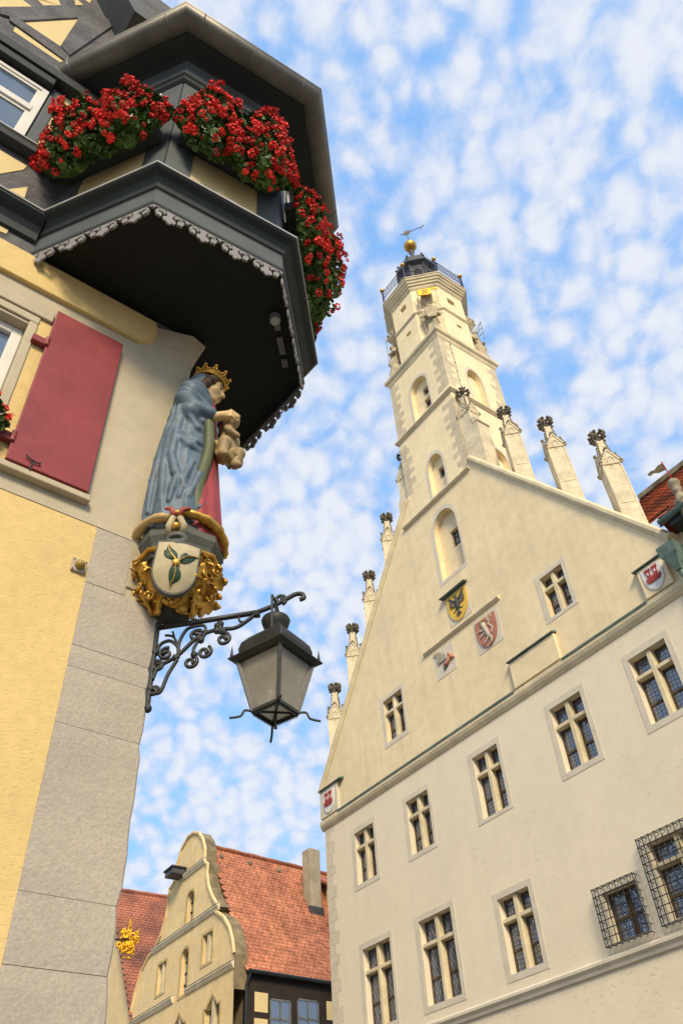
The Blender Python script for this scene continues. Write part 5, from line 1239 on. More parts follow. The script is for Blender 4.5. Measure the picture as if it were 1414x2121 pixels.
k = MB(); k.tube([(0.0, 0, 4.905), (.72, 0, 4.925)], .019, 8); k.tube(bez([Vector((.70, 0, 4.925)), Vector((.80, 0, 4.955)), Vector((.90, 0, 5.0)), Vector((.97, 0, 5.035)), Vector((1.02, 0, 5.03)), Vector((1.03, 0, 4.995)), Vector((1.0, 0, 4.985))]), .017, 7); k.build('arm', 'iron', bracket, smooth=True)
k = MB()
for x in (.265, .265 + .44): k.lathe([(.0, -.02), (.028, -.018), (.028, .018), (.0, .02)], 8); k.v[-32:] = [(x + p[2], p[1], 4.912 + p[0]) for p in k.v[-32:]]
k.build('collar', 'iron', bracket)
SC = [ ([(200, 1800), (240, 1790), (280, 1700), (330, 1620)], 0.013), ([(195, 1730), (230, 1660), (330, 1600), (440, 1500), (540, 1460), (640, 1450), (720, 1400), (750, 1370)], .014), ([(335, 1610), (340, 1530), (380, 1460), (430, 1440)], .012), ([(210, 1600), (240, 1540), (290, 1520), (330, 1550), (340, 1590)], .012), ([(340, 1560), (310, 1500), (265, 1490)], .009), ([(320, 1520), (305, 1470)], .008), ([(430, 1440), (475, 1440), (480, 1480), (455, 1515)], .011), ([(430, 1600), (415, 1570), (440, 1520)], .011), ([(690, 1420), (665, 1415), (660, 1395), (680, 1380)], .009), ([(560, 1420), (560, 1480)], .016)]
for pts, r_ in SC:
    k = MB(); k.tube(bez([Zb(*p) for p in pts]), r_, 6); k.build('scroll', 'iron', bracket, smooth=True)
for (cx_, cy_), r_, a0, sg in (((268, 1590), .050, 1.2, 1), ((222, 1655), .045, 2.5, -1), ((432, 1492), .050, .3, 1), ((575, 1510), .052, 1.6, -1), ((475, 1580), .050, 1.0, -1), ((400, 1635), .050, 1.2, -1), ((205, 1790), .035, .0, 1), ((880, 1300), .045, -1.2, 1)):
    k = MB(); k.tube(spiral(Zb(cx_, cy_), r_, a0, 1.35, .010, sg), [.013] * 20 + [.014, .016, .018, .02, .02, .018], 6); k.build('volute', 'iron', bracket, smooth=True)
for x, y in ((320, 1610), (455, 1515), (420, 1595), (540, 1465), (560, 1430), (575, 1470), (545, 1440)): k = MB(); k.sphere(Zb(x, y), .026, 8, 6); k.build('joint_knob', 'iron', bracket)
# lantern, hanging from the arm; square, one corner towards the camera
LX = .835
lant = frame('street_lantern', HO + EX * LX + np.array([0, 0, 0]), EX, EY, 'black four sided street lantern with frosted panes hanging from the scroll bracket', 'lantern')
LR = R(18)
def lsq(hw, z, rot=LR): return [(hw * math.sqrt(2) * math.cos(rot + math.pi / 2 * i), hw * math.sqrt(2) * math.sin(rot + math.pi / 2 * i), z) for i in range(4)]
ZT, ZBt, WT, WB = 4.50, 4.14, .172, .098
top, bot = [Vector(p) for p in lsq(WT, ZT)], [Vector(p) for p in lsq(WB, ZBt)]
for i in range(4):
    k = MB(); k.bar(bot[i], top[i], .024, .024); k.build('corner_bar', 'iron', lant)
    j = (i + 1) % 4
    ins = .012
    k = MB(); q = [bot[i], bot[j], top[j], top[i]]; ce = sum(q, Vector()) / 4; nrm = Vector((ce.x, ce.y, 0)).normalized(); q = [p - nrm * ins for p in q]
    k.rings([[p for p in q], [p - nrm * .004 for p in q]]); k.build('pane', 'frosted', lant)
    k = MB(); k.bar(bot[i], bot[j], .022, .022); k.build('bottom_rail', 'iron', lant)
    # pierced fringe under the bottom rail
    k = MB(); nt_ = 11
    for t_ in range(nt_):
        p = bot[i].lerp(bot[j], (t_ + .5) / nt_); d = (bot[j] - bot[i]).normalized(); k.rings([[p + d * a + Vector((0, 0, z_)) + nrm * o_ for a, z_ in ((-.009, -.008), (.009, -.008), (0, -.032))] for o_ in (-.003, .003)])
    o = k.build('fringe', 'iron', lant)
    d = Vector((bot[i].x, bot[i].y, 0)).normalized()
    k = MB(); k.tube(bez([bot[i], bot[i] + d * .05 + Vector((0, 0, .005)), bot[i] + d * .075 + Vector((0, 0, -.035)), bot[i] + d * .14 + Vector((0, 0, -.05))], 12), .008, 5); k.build('foot_curl', 'iron', lant, smooth=True)
    k = MB(); ot = Vector(lsq(WT + .042, ZT + .015)[i]); k.tube([ot + Vector((0, 0, 0)) - d * .02, ot - d * .02 + Vector((0, 0, .09))], [.014, .002], 6); k.build('corner_spike', 'iron', lant)
k = MB(); k.rings([lsq(WT + .010, ZT - .012), lsq(WT + .046, ZT + .008), lsq(WT + .046, ZT + .016), lsq(WT - .01, ZT + .05)]); k.build('eave', 'iron', lant)
k = MB(); k.rings([lsq(w_, z_) for w_, z_ in ((WT - .004, ZT + .04), (WT + .0, ZT + .09), (WT - .012, ZT + .14), (WT - .045, ZT + .185), (WT - .09, ZT + .21), (.052, ZT + .22))]); k.build('hood', 'iron_hood', lant)
k = MB(); k.lathe([(.055, ZT + .20), (.05, ZT + .25), (.085, ZT + .285), (.098, ZT + .33), (.092, ZT + .345), (.085, ZT + .335), (.03, ZT + .36), (.03, ZT + .38), (.0, ZT + .39)], 20); k.build('chimney_cap', 'iron_hood', lant, smooth=True)
k = MB(); k.tube([(0, -.118, ZT + .13), (0, -.125, 4.96), (0, 0.0, 4.985), (0, .125, 4.96), (0, .118, ZT + .13)], .009, 6); k.tube([(0, -.02, 4.965), (0, 0, ZT + .385), (0, .02, 4.965)], .008, 6); k.build('hanger', 'iron', lant)
k = MB(); k.bar(bot[0], bot[2], .012, .012); k.bar(bot[1], bot[3], .012, .012); k.tube([(0, 0, ZBt), (0, 0, ZBt - .05), (0, 0, ZBt - .11)], [.012, .008, .012], 6); k.build('base_cross', 'iron', lant)
k = MB(); q = [p * 1.0 for p in bot]; k.rings([[p * .96 + Vector((0, 0, .04 * ZBt + .004)) for p in bot], [p * .96 + Vector((0, 0, .04 * ZBt + .008)) for p in bot]]); k.build('base_pane', 'pane_sky_paint', lant)
# ================================================================== TOWER FIGURES
M['statue_stone'] = mat('statue_stone', (0.50, 0.42, 0.27), 0.9, 0.2, 2.5, 0.4, 14, col2=(0.27, 0.23, 0.16))
def figure_fn(X, Y, Z):
    """standing robed figure, faces +x, base at z=0, about 2.4 m; arm bent over the chest, one knee forward"""
    P = (X, Y, Z)
    a = np.interp(Z, [0, .5, 1.1, 1.5, 1.85], [.30, .26, .22, .24, .14]); b = np.interp(Z, [0, .5, 1.1, 1.55, 1.85], [.34, .30, .26, .33, .18])
    th = np.arctan2(Y / b, X / a); d = (np.sqrt((X / a) ** 2 + (Y / b) ** 2) - 1 - .08 * np.sin(th * 7 + Z * 3) * np.clip(1.4 - Z, 0, 1)) * .22
    d = smax(smax(d, -Z, .03), Z - 1.9, .06)
    d = smin(d, cap(P, (.02, 0, 1.8), (.03, 0, 2.0), .10), .05); d = smin(d, ell(P, (.05, 0, 2.16), (.15, .14, .20)), .03)
    d = smin(d, chain(P, [(.0, .30, 1.68), (.10, .40, 1.30), (.30, .22, 1.25)], [.11, .10, .07], .05), .06); d = smin(d, chain(P, [(.0, -.30, 1.68), (.08, -.42, 1.32), (.26, -.34, 1.08)], [.11, .10, .07], .05), .06)
    d = smin(d, chain(P, [(.18, .1, .9), (.30, .1, .55), (.22, .1, .1)], [.10, .09, .08], .05), .08)
    return d
fig_me = surface_net(figure_fn, (-.45, -.6, -.05), (.5, .6, 2.45), .045).mesh('robe', 'statue_stone', smooth=True)
def canopy_mesh():
    k = MB(); k.box(-.28, .28, -.28, .28, .0, .42)
    k2 = MB(); k.rings([[(x * r_, y * r_, z) for x, y in ((-1, -1), (1, -1), (1, 1), (-1, 1))] for r_, z in ((.06, -.55), (.20, -.2), (.30, .0))])
    for x in (-.2, 0, .2):
        for y in (-.2, 0, .2):
            if abs(x) + abs(y) > .15: k.box(x - .06, x + .06, y - .06, y + .06, .42, .52)
    return k.mesh('canopy', 'statue_stone')
can_me = canopy_mesh()
k = MB()
for s in (-1, 1): 
    for c_ in (-.12, .12):
        n_ = 8; k.add([(s * .283, c_ + .07 * math.cos(2 * math.pi * i / n_), .21 + .09 * math.sin(2 * math.pi * i / n_)) for i in range(n_)], [tuple(range(n_))]); k.add([(c_ + .07 * math.cos(2 * math.pi * i / n_), s * .283, .21 + .09 * math.sin(2 * math.pi * i / n_)) for i in range(n_)], [tuple(range(n_))])
hole_me = k.mesh('canopy_opening', 'black_void')
for nm, x, y, zb, rz, cx_, cy_, cz_, lb in (('f', 10.50, .36, 34.62, -45, 10.42, .44, 37.75, 'pale stone figure with a large shield on the front corner of the tower'),
                                      ('l', 7.52, .36, 34.75, -120, 7.62, .46, 37.65, 'pale stone figure at the far front corner of the tower below the octagon'),
                                      ('r', 10.52, 3.40, 34.75, 10, 10.42, 3.26, 37.65, 'pale stone figure on the rear corner of the tower with iron rods above')):
    fr = frame('tower_statue', TO + TX * x + TY * y + np.array([0, 0, zb]), TX, TY, lb, 'statue', 'stone figures on the tower corners')
    b = obj('figure', fig_me, fr); b.rotation_euler = (0, 0, R(rz))
    k = MB(); k.rings([[(r_ * math.cos(math.pi / 4 * i), r_ * math.sin(math.pi / 4 * i), z_) for i in range(8)] for r_, z_ in ((.55, -.75), (.42, -.2), (.40, .02))]); k.build('pedestal', 'statue_stone', fr)
    cc = obj('tower_canopy', can_me, tower); cc.location = (cx_, cy_, cz_); cc.rotation_euler = (0, 0, R(45 if nm == 'f' else 0))
    h_ = obj('canopy_opening', hole_me, cc)
    if nm == 'f':
        k = MB(); k.prism_xz([(-.30, .55), (-.28, .1), (-.2, -.30), (.2, -.36), (.30, .05), (.34, .5), (.1, .60)], -.06, .04); s_ = k.build('shield', 'statue_stone', fr); s_.location = (.30, -.30, 1.0); s_.rotation_euler = (0, 0, R(45))
        k = MB(); k.tube([(-.25, -.28, .0), (-.33, -.35, 3.2)], .03, 5); k.build('lance', 'statue_stone', fr)
    if nm == 'r':
        k = MB()
        for p, q in (((.1, 0, 1.5), (.55, .1, 2.7)), ((.55, .1, 2.7), (.5, .1, 1.2)), ((-.3, 0, 1.9), (.5, .1, 2.2)), ((-.3, 0, 1.6), (.5, .1, 1.75)), ((-.2, 0, 1.9), (.55, .1, 2.7))): k.tube([p, q], .018, 4)
        k.build('iron_stay', 'iron', fr)
    if nm == 'l':
        k = MB(); k.tube([(-.25, -.2, .8), (-.25, -.2, 3.2)], .02, 4); k.tube([(-.1, .1, 2.2), (.3, .1, 2.25)], .018, 4); k.build('iron_stay', 'iron', fr)
# gilded plate in front of the balcony corner
gf = frame('gilded_banner', TO + TX * 10.70 + TY * .18 + np.array([0, 0, 37.85]), (TX + TY) / math.sqrt(2), (TY - TX) / math.sqrt(2), 'bright gold banner plate with dark slots above the shield bearing figure', 'banner')
k = MB(); k.prism_xz([(-.42, -.22), (.10, -.30), (.15, -.22), (.18, -.30), (.26, -.22), (.24, .12), (.60, .10), (.62, .22), (.14, .28), (-.44, .26)], -.06, -.02); k.build('plate', 'gold_bright', gf)
k = MB()
for z_ in (-.14, .0, .14): k.box(-.17, .09, -.066, -.058, z_ - .03, z_ + .03); k.box(-.20, -.17, -.066, -.058, z_ - .045, z_ + .045)
k.build('slot', 'heraldic_black', gf)
k = MB(); k.tube([(-.45, .0, -2.6), (-.45, .0, .5)], .025, 5); k.build('pole', 'statue_stone', gf)

# ================================================================== WING on the right of the gable
wing = frame('tiled_wing', TO, TX, TY, 'red tiled wing with dark eaves and copper gutter beside the town hall gable', 'building')
k = MB(); k.box(16.96, 30, 0.25, 9, 0, 15.9); k.build('wall', 'th_plaster', wing)
EZ, EY0, RY, RZ, XW = 16.0, -.25, 3.5, 20.72, 15.05
k = MB(); k.add([(XW, .66, 17.12), (16.99, .66, 17.12), (16.99, EY0, EZ), (30, EY0, EZ), (30, RY, RZ), (XW, RY, RZ), (30, 8, EZ), (XW, 8, EZ)], [(0, 1, 2, 3, 4, 5), (5, 4, 6, 7)]); wr = k.build('roof', 'roof_old', wing)
def tile_field(o, du, dv, nu, nv, w_, h_, ma, name, parent, nrm, jitter=.012, mask=None, lift=.045):
    """rows of rounded plain tiles laid up a slope: o corner, du along the eave, dv up the slope"""
    o, du, dv, nrm = Vector(o), Vector(du).normalized(), Vector(dv).normalized(), Vector(nrm).normalized(); k = MB()
    for j in range(nv):
        for i in range(nu):
            u = (i + (.5 if j % 2 else 0)) * w_ ; v = j * h_
            if mask and not mask(u, v): continue
            a = o + du * u + dv * v + nrm * random.uniform(0, jitter); hw = w_ * .47; L_ = h_ * 1.35
            p = [a - du * hw + nrm * lift, a - du * hw * .5 - dv * h_ * .16 + nrm * lift, a + du * hw * .5 - dv * h_ * .16 + nrm * lift, a + du * hw + nrm * lift, a + du * hw + dv * L_ + nrm * .004, a - du * hw + dv * L_ + nrm * .004]
            q = [x - nrm * .03 for x in p[:4]]
            k.add(p + q, [(0, 1, 2, 3, 4, 5), (0, 6, 7, 1), (1, 7, 8, 2), (2, 8, 9, 3)])
    o_ = k.build(name, ma, parent); o_['kind'] = 'stuff'; return o_
sv = Vector((0, RY - EY0, RZ - EZ)); sn = Vector((0, -(RZ - EZ), RY - EY0)); svl = sv.length; svn = sv.normalized()
tile_field((XW, EY0, EZ), (1, 0, 0), sv, 34, int(svl / .17), .20, .17, 'roof_var', 'roof_tiles', wr, sn, mask=lambda u, v: XW + u > 17.02 or EY0 + svn.y * v > .72)
k = MB(); k.bar((XW, RY, RZ + .06), (30, RY, RZ + .06), .25, .2); k.build('ridge_coping', 'dark_stone', wing)
k = MB(); k.box(17.3, 30, -.36, .25, EZ - .24, EZ - .06); k.build('eave_cornice', 'oriel_dark', wing)
k = MB(); k.tube([(17.05, -.42, EZ + .02), (30, -.42, EZ + .02)], .09, 8); k.build('gutter', 'copper', wing, smooth=True)
k = MB(); k.rings([[(17.0 + x * r_, -.32 + y * r_, z_) for x, y in ((-1, -1), (1, -1), (1, 1), (-1, 1))] for r_, z_ in ((.08, 14.45), (.12, 14.6), (.24, 14.9), (.27, 15.22))]); k.build('rain_hopper', 'copper', wing)
k = MB(); k.tube([(17.0, -.32, 14.5), (17.0, -.2, 14.2), (17.03, -.12, 6.9)], .07, 8); k.build('downpipe', 'copper', wing, smooth=True)
k = MB(); k.lathe([(.16, 15.6), (.16, 16.1), (.22, 16.18), (.22, 16.26), (.13, 16.32), (.11, 16.6), (.15, 16.7), (.10, 16.76), (.15, 16.84), (.165, 16.93), (.14, 17.03), (.03, 17.1)], 14, (17.86, -.3)); k.build('stone_baluster', 'pinnacle_dirty', wing, smooth=True)
k = MB(); k.tube([(16.52, RY - .4, RZ - .6), (16.46, RY - .4, RZ + .42)], .022, 5); fp = k.build('flag_staff', 'red_paint', wing)
k = MB(); k.prism_xz([(0, 0), (-.25, .08), (-.40, .20), (-.55, .20), (-.60, .30), (-.48, .34), (-.32, .28), (-.18, .34), (0, .30)], -.012, .012); k.v = [(16.48 + p[0] * 1.1, RY - .4 + p[1], RZ + .02 + p[2] * 1.1) for p in k.v]; k.build('metal_flag', 'vane', fp)

# ================================================================== FAR GABLED HOUSE
GA = R(-36.5); GD = np.array([math.sin(GA), math.cos(GA), 0]); FX = -GD; FY = np.array([math.cos(GA), -math.sin(GA), 0])
def zf(x, y): return (200 + x / 2.719, 1680 + y / 2.719)
d0 = ray(*zf(772, 900)); d0 = d0 / math.hypot(d0[0], d0[1]); FO = np.array([d0[0] * 45, d0[1] * 45, 0])
M['gable_plaster'] = mat('pale_yellow_gable', (0.76, 0.575, 0.29), 0.9, 0.06, 0.5, 0.15, 5, stain=0.12, noise2=0.05, n2scale=2)
M['old_coping'] = mat('old_coping_stone', (0.24, 0.19, 0.11), 0.95, 0.3, 1.5, 0.4, 10, col2=(0.11, 0.09, 0.055))
M['dark_timber'] = mat('dark_brown_timber', (0.030, 0.022, 0.016), 0.8, 0.2, 2, 0.2, 10)
far = frame('scroll_gable_house', FO, FX, FY, 'pale yellow house with scrolled gable, orange tiled roof and tall chimney', 'house')
def fp_(x, y, y0=0.0):
    p = hit(*zf(x, y), FO + FY * y0, FY) - FO; return (float(np.dot(p, FX)), float(p[2]))
OUT = [(770, 1190), (772, 1000), (772, 860), (777, 800), (770, 730), (752, 655), (722, 600), (672, 562), (688, 535), (655, 480), (634, 420), (626, 350), (630, 300), (612, 282), (616, 215), (603, 158), (580, 122), (550, 122), (520, 145), (482, 220), (458, 300), (448, 362), (440, 405), (416, 438), (410, 500), (395, 600), (366, 700), (325, 790), (298, 818), (258, 900), (222, 1020), (197, 1130), (188, 1190)]
op = [fp_(*p) for p in OUT]; xl = op[-1][0]
op = [(op[0][0], 8.0)] + op[1:-1] + [(xl, 13.4), (xl + .05, 8.0)]
HOLE = []
def px_rect(x0, y0, x1, y1):
    a, b = fp_(x0, y0), fp_(x1, y1); return a, b
w_arch = []
for (cx_, ytop, ybot, wd) in ((527, 455, 660, .95), (494, 780, 1030, .95)):
    c0, c1 = fp_(cx_, ytop), fp_(cx_, ybot); xm = (c0[0] + c1[0]) / 2; w_arch.append(arch(xm - wd / 2, xm + wd / 2, c1[1], c0[1] - .45, c0[1]))
w_rect = []
for (cx_, yt, yb, wd) in ((624, 690, 850, 1.15), (366, 860, 1020, 1.15)):
    c0, c1 = fp_(cx_, yt), fp_(cx_, yb); xm = (c0[0] + c1[0]) / 2; w_rect.append((xm - wd / 2, xm + wd / 2, c1[1], c0[1]))
w_og = []
for (cx_, yt, wd) in ((655, 1030, 1.7), (468, 1140, 1.7)):
    c0 = fp_(cx_, yt); x_, z_ = c0; hw = wd / 2; w_og.append([(x_ - hw, z_ - 3.2), (x_ + hw, z_ - 3.2), (x_ + hw, z_ - .55), (x_ + hw * .7, z_ - .58), (x_ + hw * .5, z_ - .42), (x_ + hw * .12, z_ - .15), (x_, z_), (x_ - hw * .12, z_ - .15), (x_ - hw * .5, z_ - .42), (x_ - hw * .7, z_ - .58), (x_ - hw, z_ - .55)])
k = MB(); wall_holes(k, op, w_arch + [rect(*r_) for r_ in w_rect] + w_og, 0, .35); k.build('gable_wall', 'gable_plaster', far)
k = MB(); n_ = len(op)
for i in range(1, n_ - 2):
    a, b = op[i], op[i + 1]; k.add([(a[0], -.02, a[1]), (b[0], -.02, b[1]), (b[0], .75, b[1]), (a[0], .75, a[1])], [(0, 1, 2, 3)])
k.add([(x, .75, z) for x, z in op], [tuple(range(n_))]); k.build('gable_coping', 'old_coping', far)
# raised rim along the scrolls
k = MB(); k.tube([(x, -.03, z) for x, z in op[3:-2]], .10, 5); k.build('coping_rim', 'gable_plaster', far)
def win_fill(poly, nm, cross=True):
    xs = [p[0] for p in poly]; zs = [p[1] for p in poly]; x0, x1, z0, z1 = min(xs), max(xs), min(zs), max(zs)
    k = MB(); k.box(x0 - .05, x1 + .05, .30, .33, z0 - .05, z1 + .05); o = k.build('window', 'glass', far)
    k = MB(); xm = (x0 + x1) / 2
    if cross: k.box(xm - .14, xm + .14, .05, .29, z0, z1 - .02)
    else:
        k.box(xm - .03, xm + .03, .24, .29, z0, z1)
        for t_ in (.25, .5, .75): k.box(x0, x1, .245, .285, z0 + (z1 - z0) * t_ - .025, z0 + (z1 - z0) * t_ + .025)
    k.build('window_bar', 'th_trim' if cross else 'dark_timber', o)
    sr = [(xm + (x - xm) * (1 + .34 / (x1 - x0)), (z0 + z1) / 2 + (z - (z0 + z1) / 2) * (1 + .30 / (z1 - z0))) for x, z in poly]
    k = MB(); band(k, sr, poly, -.03, .02); k.build('window_surround', 'old_trim', o)
for p in w_arch: win_fill(p, 'a', False)
for r_ in w_rect: win_fill(rect(*r_), 'r', True)
for p in w_og: win_fill(p, 'o', True)
for (xa, ya, xb, yb) in ((325, 785, 690, 535), (205, 1190, 430, 1060), (515, 1010, 770, 857), (500, 362, 612, 283)):
    a, b = fp_(xa, ya), fp_(xb, yb); z_ = (a[1] + b[1]) / 2; x0, x1 = sorted((a[0], b[0]))
    k = MB(); k.rings([[(x, y, z_ + z) for y, z in ((0.0, -.22), (-.07, -.20), (-.14, -.06), (-.18, .0), (-.18, .07), (0, .16))] for x in (x0 - .05, x1 + .1)]); k.build('string_course', 'th_trim', far)
    k = MB(); k.rings([[(x, y, z_ + z) for y, z in ((0.0, .162), (-.19, .075), (-.20, .10), (0, .20))] for x in (x0 - .05, x1 + .1)]); k.build('string_flashing', 'lead', far)
a = fp_(480, 365); k = MB(); k.box(a[0] - .5, a[0] + .62, -.9, .1, a[1] - .12, a[1] + .22); k.prism_xz([(a[0] - .6, a[1] + .22), (a[0] + .72, a[1] + .22), (a[0] + .72, a[1] + .30), (a[0] - .6, a[1] + .30)], -1.0, .1); k.build('hoist_beam', 'lead_dark', far)
# roof: ridge behind the gable, running back at 48 degrees
yv = Vector((math.sin(R(48 - 53.5)), math.cos(R(48 - 53.5)), 0))
rg = fp_(660, 200, .75); ev = fp_(835, 905, .75)
A_ = Vector((rg[0] - 0.25, .75, rg[1])); B_ = Vector((ev[0] + .35, .75, ev[1])); Lr = 30
k = MB(); n_ = (B_ - A_).cross(yv).normalized();
if n_.z < 0: n_ = -n_
k.add([A_, B_, B_ + yv * Lr, A_ + yv * Lr] + [p - n_ * .15 for p in (A_, B_, B_ + yv * Lr, A_ + yv * Lr)], [(0, 1, 2, 3), (7, 6, 5, 4), (0, 4, 5, 1), (1, 5, 6, 2), (2, 6, 7, 3), (3, 7, 4, 0)]); fr_ = k.build('roof', 'roof_tile', far)
Lsl = (A_ - B_).length
tile_field(B_ + n_ * .0, yv, A_ - B_, int(16 / .30), int(Lsl / .26), .30, .26, 'roof_var2', 'roof_tiles', fr_, n_, jitter=.006, lift=.035)
xl_ = xl + .6
k = MB(); Cc = Vector((2 * A_.x - B_.x + .3, .75, B_.z)); k.add([A_, Cc, Cc + yv * Lr, A_ + yv * Lr], [(0, 1, 2, 3)]); k.build('rear_roof', 'roof_tile', far)
k = MB(); k.tube([A_ + Vector((0, 0, .08)) + yv * t_ for t_ in np.linspace(0, Lr, 40)], [.13 if i % 2 else .16 for i in range(40)], 6); k.build('ridge_tiles', 'roof_tile', far)
k = MB(); k.tube([B_ + Vector((.12, 0, -.05)), B_ + Vector((.12, 0, -.05)) + yv * Lr], .11, 7); k.build('gutter', 'oriel_dark', far)
k = MB(); k.tube([Vector((B_.x + .1, .85, B_.z - .1)), Vector((.08, .7, B_.z - .7)), Vector((.07, .7, 5))], .08, 6); k.build('downpipe', 'oriel_dark', far)
# side wall of dark timbering with cream panels
sn_ = Vector((yv.y, -yv.x, 0)); SO = Vector((0.0, .76, 0))
k = MB(); k.add([SO + Vector((0, 0, 6)), SO + yv * 22 + Vector((0, 0, 6)), SO + yv * 22 + Vector((0, 0, B_.z + .1)), SO + Vector((0, 0, B_.z + .1))] + [p - sn_ * .3 for p in (SO + Vector((0, 0, 6)), SO + yv * 22 + Vector((0, 0, 6)), SO + yv * 22 + Vector((0, 0, B_.z + .1)), SO + Vector((0, 0, B_.z + .1)))], [(0, 1, 2, 3), (7, 6, 5, 4), (0, 4, 5, 1), (1, 5, 6, 2), (2, 6, 7, 3), (3, 7, 4, 0)]); k.build('side_wall', 'dark_timber', far)
def side_pt(x, y):
    wn_ = FX * sn_.x + FY * sn_.y; p = hit(*zf(x, y), FO + FX * SO.x + FY * SO.y, wn_) - FO; q = Vector((float(np.dot(p, FX)), float(np.dot(p, FY)), 0)) - Vector((SO.x, SO.y, 0)); return q.dot(yv), float(p[2])
def side_box(s0, s1, z0, z1, o0, o1, nm, ma):
    k = MB(); k.box(s0, s1, o0, o1, z0, z1); k.v = [tuple(SO + yv * p[0] + sn_ * p[1] + Vector((0, 0, p[2]))) for p in k.v]; return k.build(nm, ma, far)
a, b = side_pt(890, 1017), side_pt(963, 1135); zt_, zb_ = a[1], b[1]
side_box(a[0], b[0], zb_ - .02, zt_, -.1, .02, 'infill_panel', 'cream_infill'); side_box(a[0], b[0], zb_ - 1.6, zb_ - .3, -.1, .02, 'infill_panel', 'cream_infill')
c_ = side_pt(1292, 1070); d_ = side_pt(1330, 1180); side_box(c_[0], c_[0] + .9, d_[1], c_[1], -.1, .02, 'infill_panel', 'cream_infill')
for xa, xb in ((982, 1085), (1135, 1240)):
    a, b = side_pt(xa, 1065), side_pt(xb, 1075); o = side_box(a[0], b[0], a[1] - 2.0, a[1], -.1, .015, 'window', 'glass')
    m_ = (a[0] + b[0]) / 2; k = MB()
    for s0, s1, z0, z1 in ((a[0] - .08, a[0], a[1] - 2, a[1]), (b[0], b[0] + .08, a[1] - 2, a[1]), (m_ - .05, m_ + .05, a[1] - 2, a[1]), (a[0], b[0], a[1], a[1] + .08), (a[0], b[0], a[1] - .85, a[1] - .75)): k.box(s0, s1, .0, .05, z0, z1)
    k.v = [tuple(SO + yv * p[0] + sn_ * p[1] + Vector((0, 0, p[2]))) for p in k.v]; k.build('window_bar', 'lead', o)
# chimney and dormer on the roof
def roof_pt(x, y):
    wn_ = FX * n_.x + FY * n_.y + np.array([0, 0, n_.z]); p0 = FO + FX * A_.x + FY * A_.y + np.array([0, 0, A_.z]); p = hit(*zf(x, y), p0, wn_) - FO; return Vector((float(np.dot(p, FX)), float(np.dot(p, FY)), float(p[2])))
c0 = roof_pt(1215, 530)
k = MB(); hgt = 3.3; k.box(-.40, .40, -.42, .42, -1.2, hgt); k.v = [tuple(c0 + Vector((0, 0, p[2])) + yv * p[1] + sn_ * p[0]) for p in k.v]; ch = k.build('chimney', 'chimney_grey', far, bevel=.04)
k = MB(); k.box(-.48, .48, -.52, .52, -.8, -.1); k.v = [tuple(c0 + Vector((0, 0, p[2] - .12)) + yv * p[1] + sn_ * p[0]) for p in k.v]; k.build('chimney_flashing', 'lead_dark', far)
d0_ = roof_pt(1300, 560); k = MB(); k.prism_xz([(-.2, -1.2), (2.2, -1.2), (2.2, .2), (-.2, 1.7)], 0, 2.4); k.v = [tuple(d0_ + yv * (p[1] + .2) + sn_ * (p[0] - .1) + Vector((0, 0, p[2]))) for p in k.v]; k.build('dormer', 'cream_infill', far)
k = MB(); k.prism_xz([(-1.2, 2.35), (2.5, .05), (2.5, .2), (-1.2, 2.5)], -.2, 2.8); k.v = [tuple(d0_ + yv * (p[1] + .2) + sn_ * (p[0] - .1) + Vector((0, 0, p[2]))) for p in k.v]; k.build('dormer_roof', 'roof_old', far)
for x, y in ((700, 262), (862, 300), (1022, 340)):
    p = roof_pt(x, y); k = MB(); k.sphere(p + n_ * .06, .16, 7, 5); k.build('snow_hook', 'dark_stone', far)
k = MB(); k.box(xl + .1, -.05, .76, 1.2, 0, 13.3); k.build('core_wall', 'gable_plaster', far)
k = MB(); k.box(xl + .1, -2.6, 1.2, 20, 0, 12.5); k.build('rear_core', 'gable_plaster', far)

# ================================================================== NEIGHBOUR WITH THE OLD RED ROOF
NA = R(54.5); NV = np.array([math.sin(NA), math.cos(NA), 0]); NR = np.array([NV[1], -NV[0], 0])   # ridge direction, right of it
d1_ = ray(*zf(155, 455)); d1_ = d1_ / math.hypot(d1_[0], d1_[1]); NO = d1_ * 64.0; NRZ = 1.6 + 64.0 * d1_[2]
nb_f = frame('red_roof_house', np.array([NO[0], NO[1], 0]), NR, NV, 'house with dark stained red tiled roof behind the scroll gable', 'house')
k = MB(); dz, dx = 14.0, 10.5; a, b = Vector((0, -1, NRZ)), Vector((dx, -1, NRZ - dz)); nn = Vector((dz, 0, dx)).normalized()
k.add([a, b, b + Vector((0, 26, 0)), a + Vector((0, 26, 0))] + [p - nn * .2 for p in (a, b, b + Vector((0, 26, 0)), a + Vector((0, 26, 0)))], [(0, 1, 2, 3), (7, 6, 5, 4), (0, 4, 5, 1), (1, 5, 6, 2), (2, 6, 7, 3), (3, 7, 4, 0)]); nr_ = k.build('roof', 'roof_old', nb_f)
tile_field(b, (0, 1, 0), a - b, 80, int((a - b).length / .28), .32, .28, 'roof_old', 'roof_tiles', nr_, nn)
k = MB(); k.tube([a + Vector((0, t_, .08)) for t_ in np.linspace(0, 26, 36)], [.14 if i % 2 else .17 for i in range(36)], 6); k.build('ridge_tiles', 'roof_old', nb_f)
k = MB(); k.add([(0, -0.8, NRZ - .2), (dx - .3, -0.8, NRZ - dz), (dx - .3, -0.8, 0), (-dx, -0.8, 0), (-dx, -0.8, NRZ - dz)], [(0, 1, 2, 3, 4)]); k.add([(-dx, -0.8, NRZ - dz), (-dx, 20, NRZ - dz), (0, 20, NRZ), (0, -0.8, NRZ)], [(0, 1, 2, 3)]); k.build('gable_wall', 'gable_plaster', nb_f)

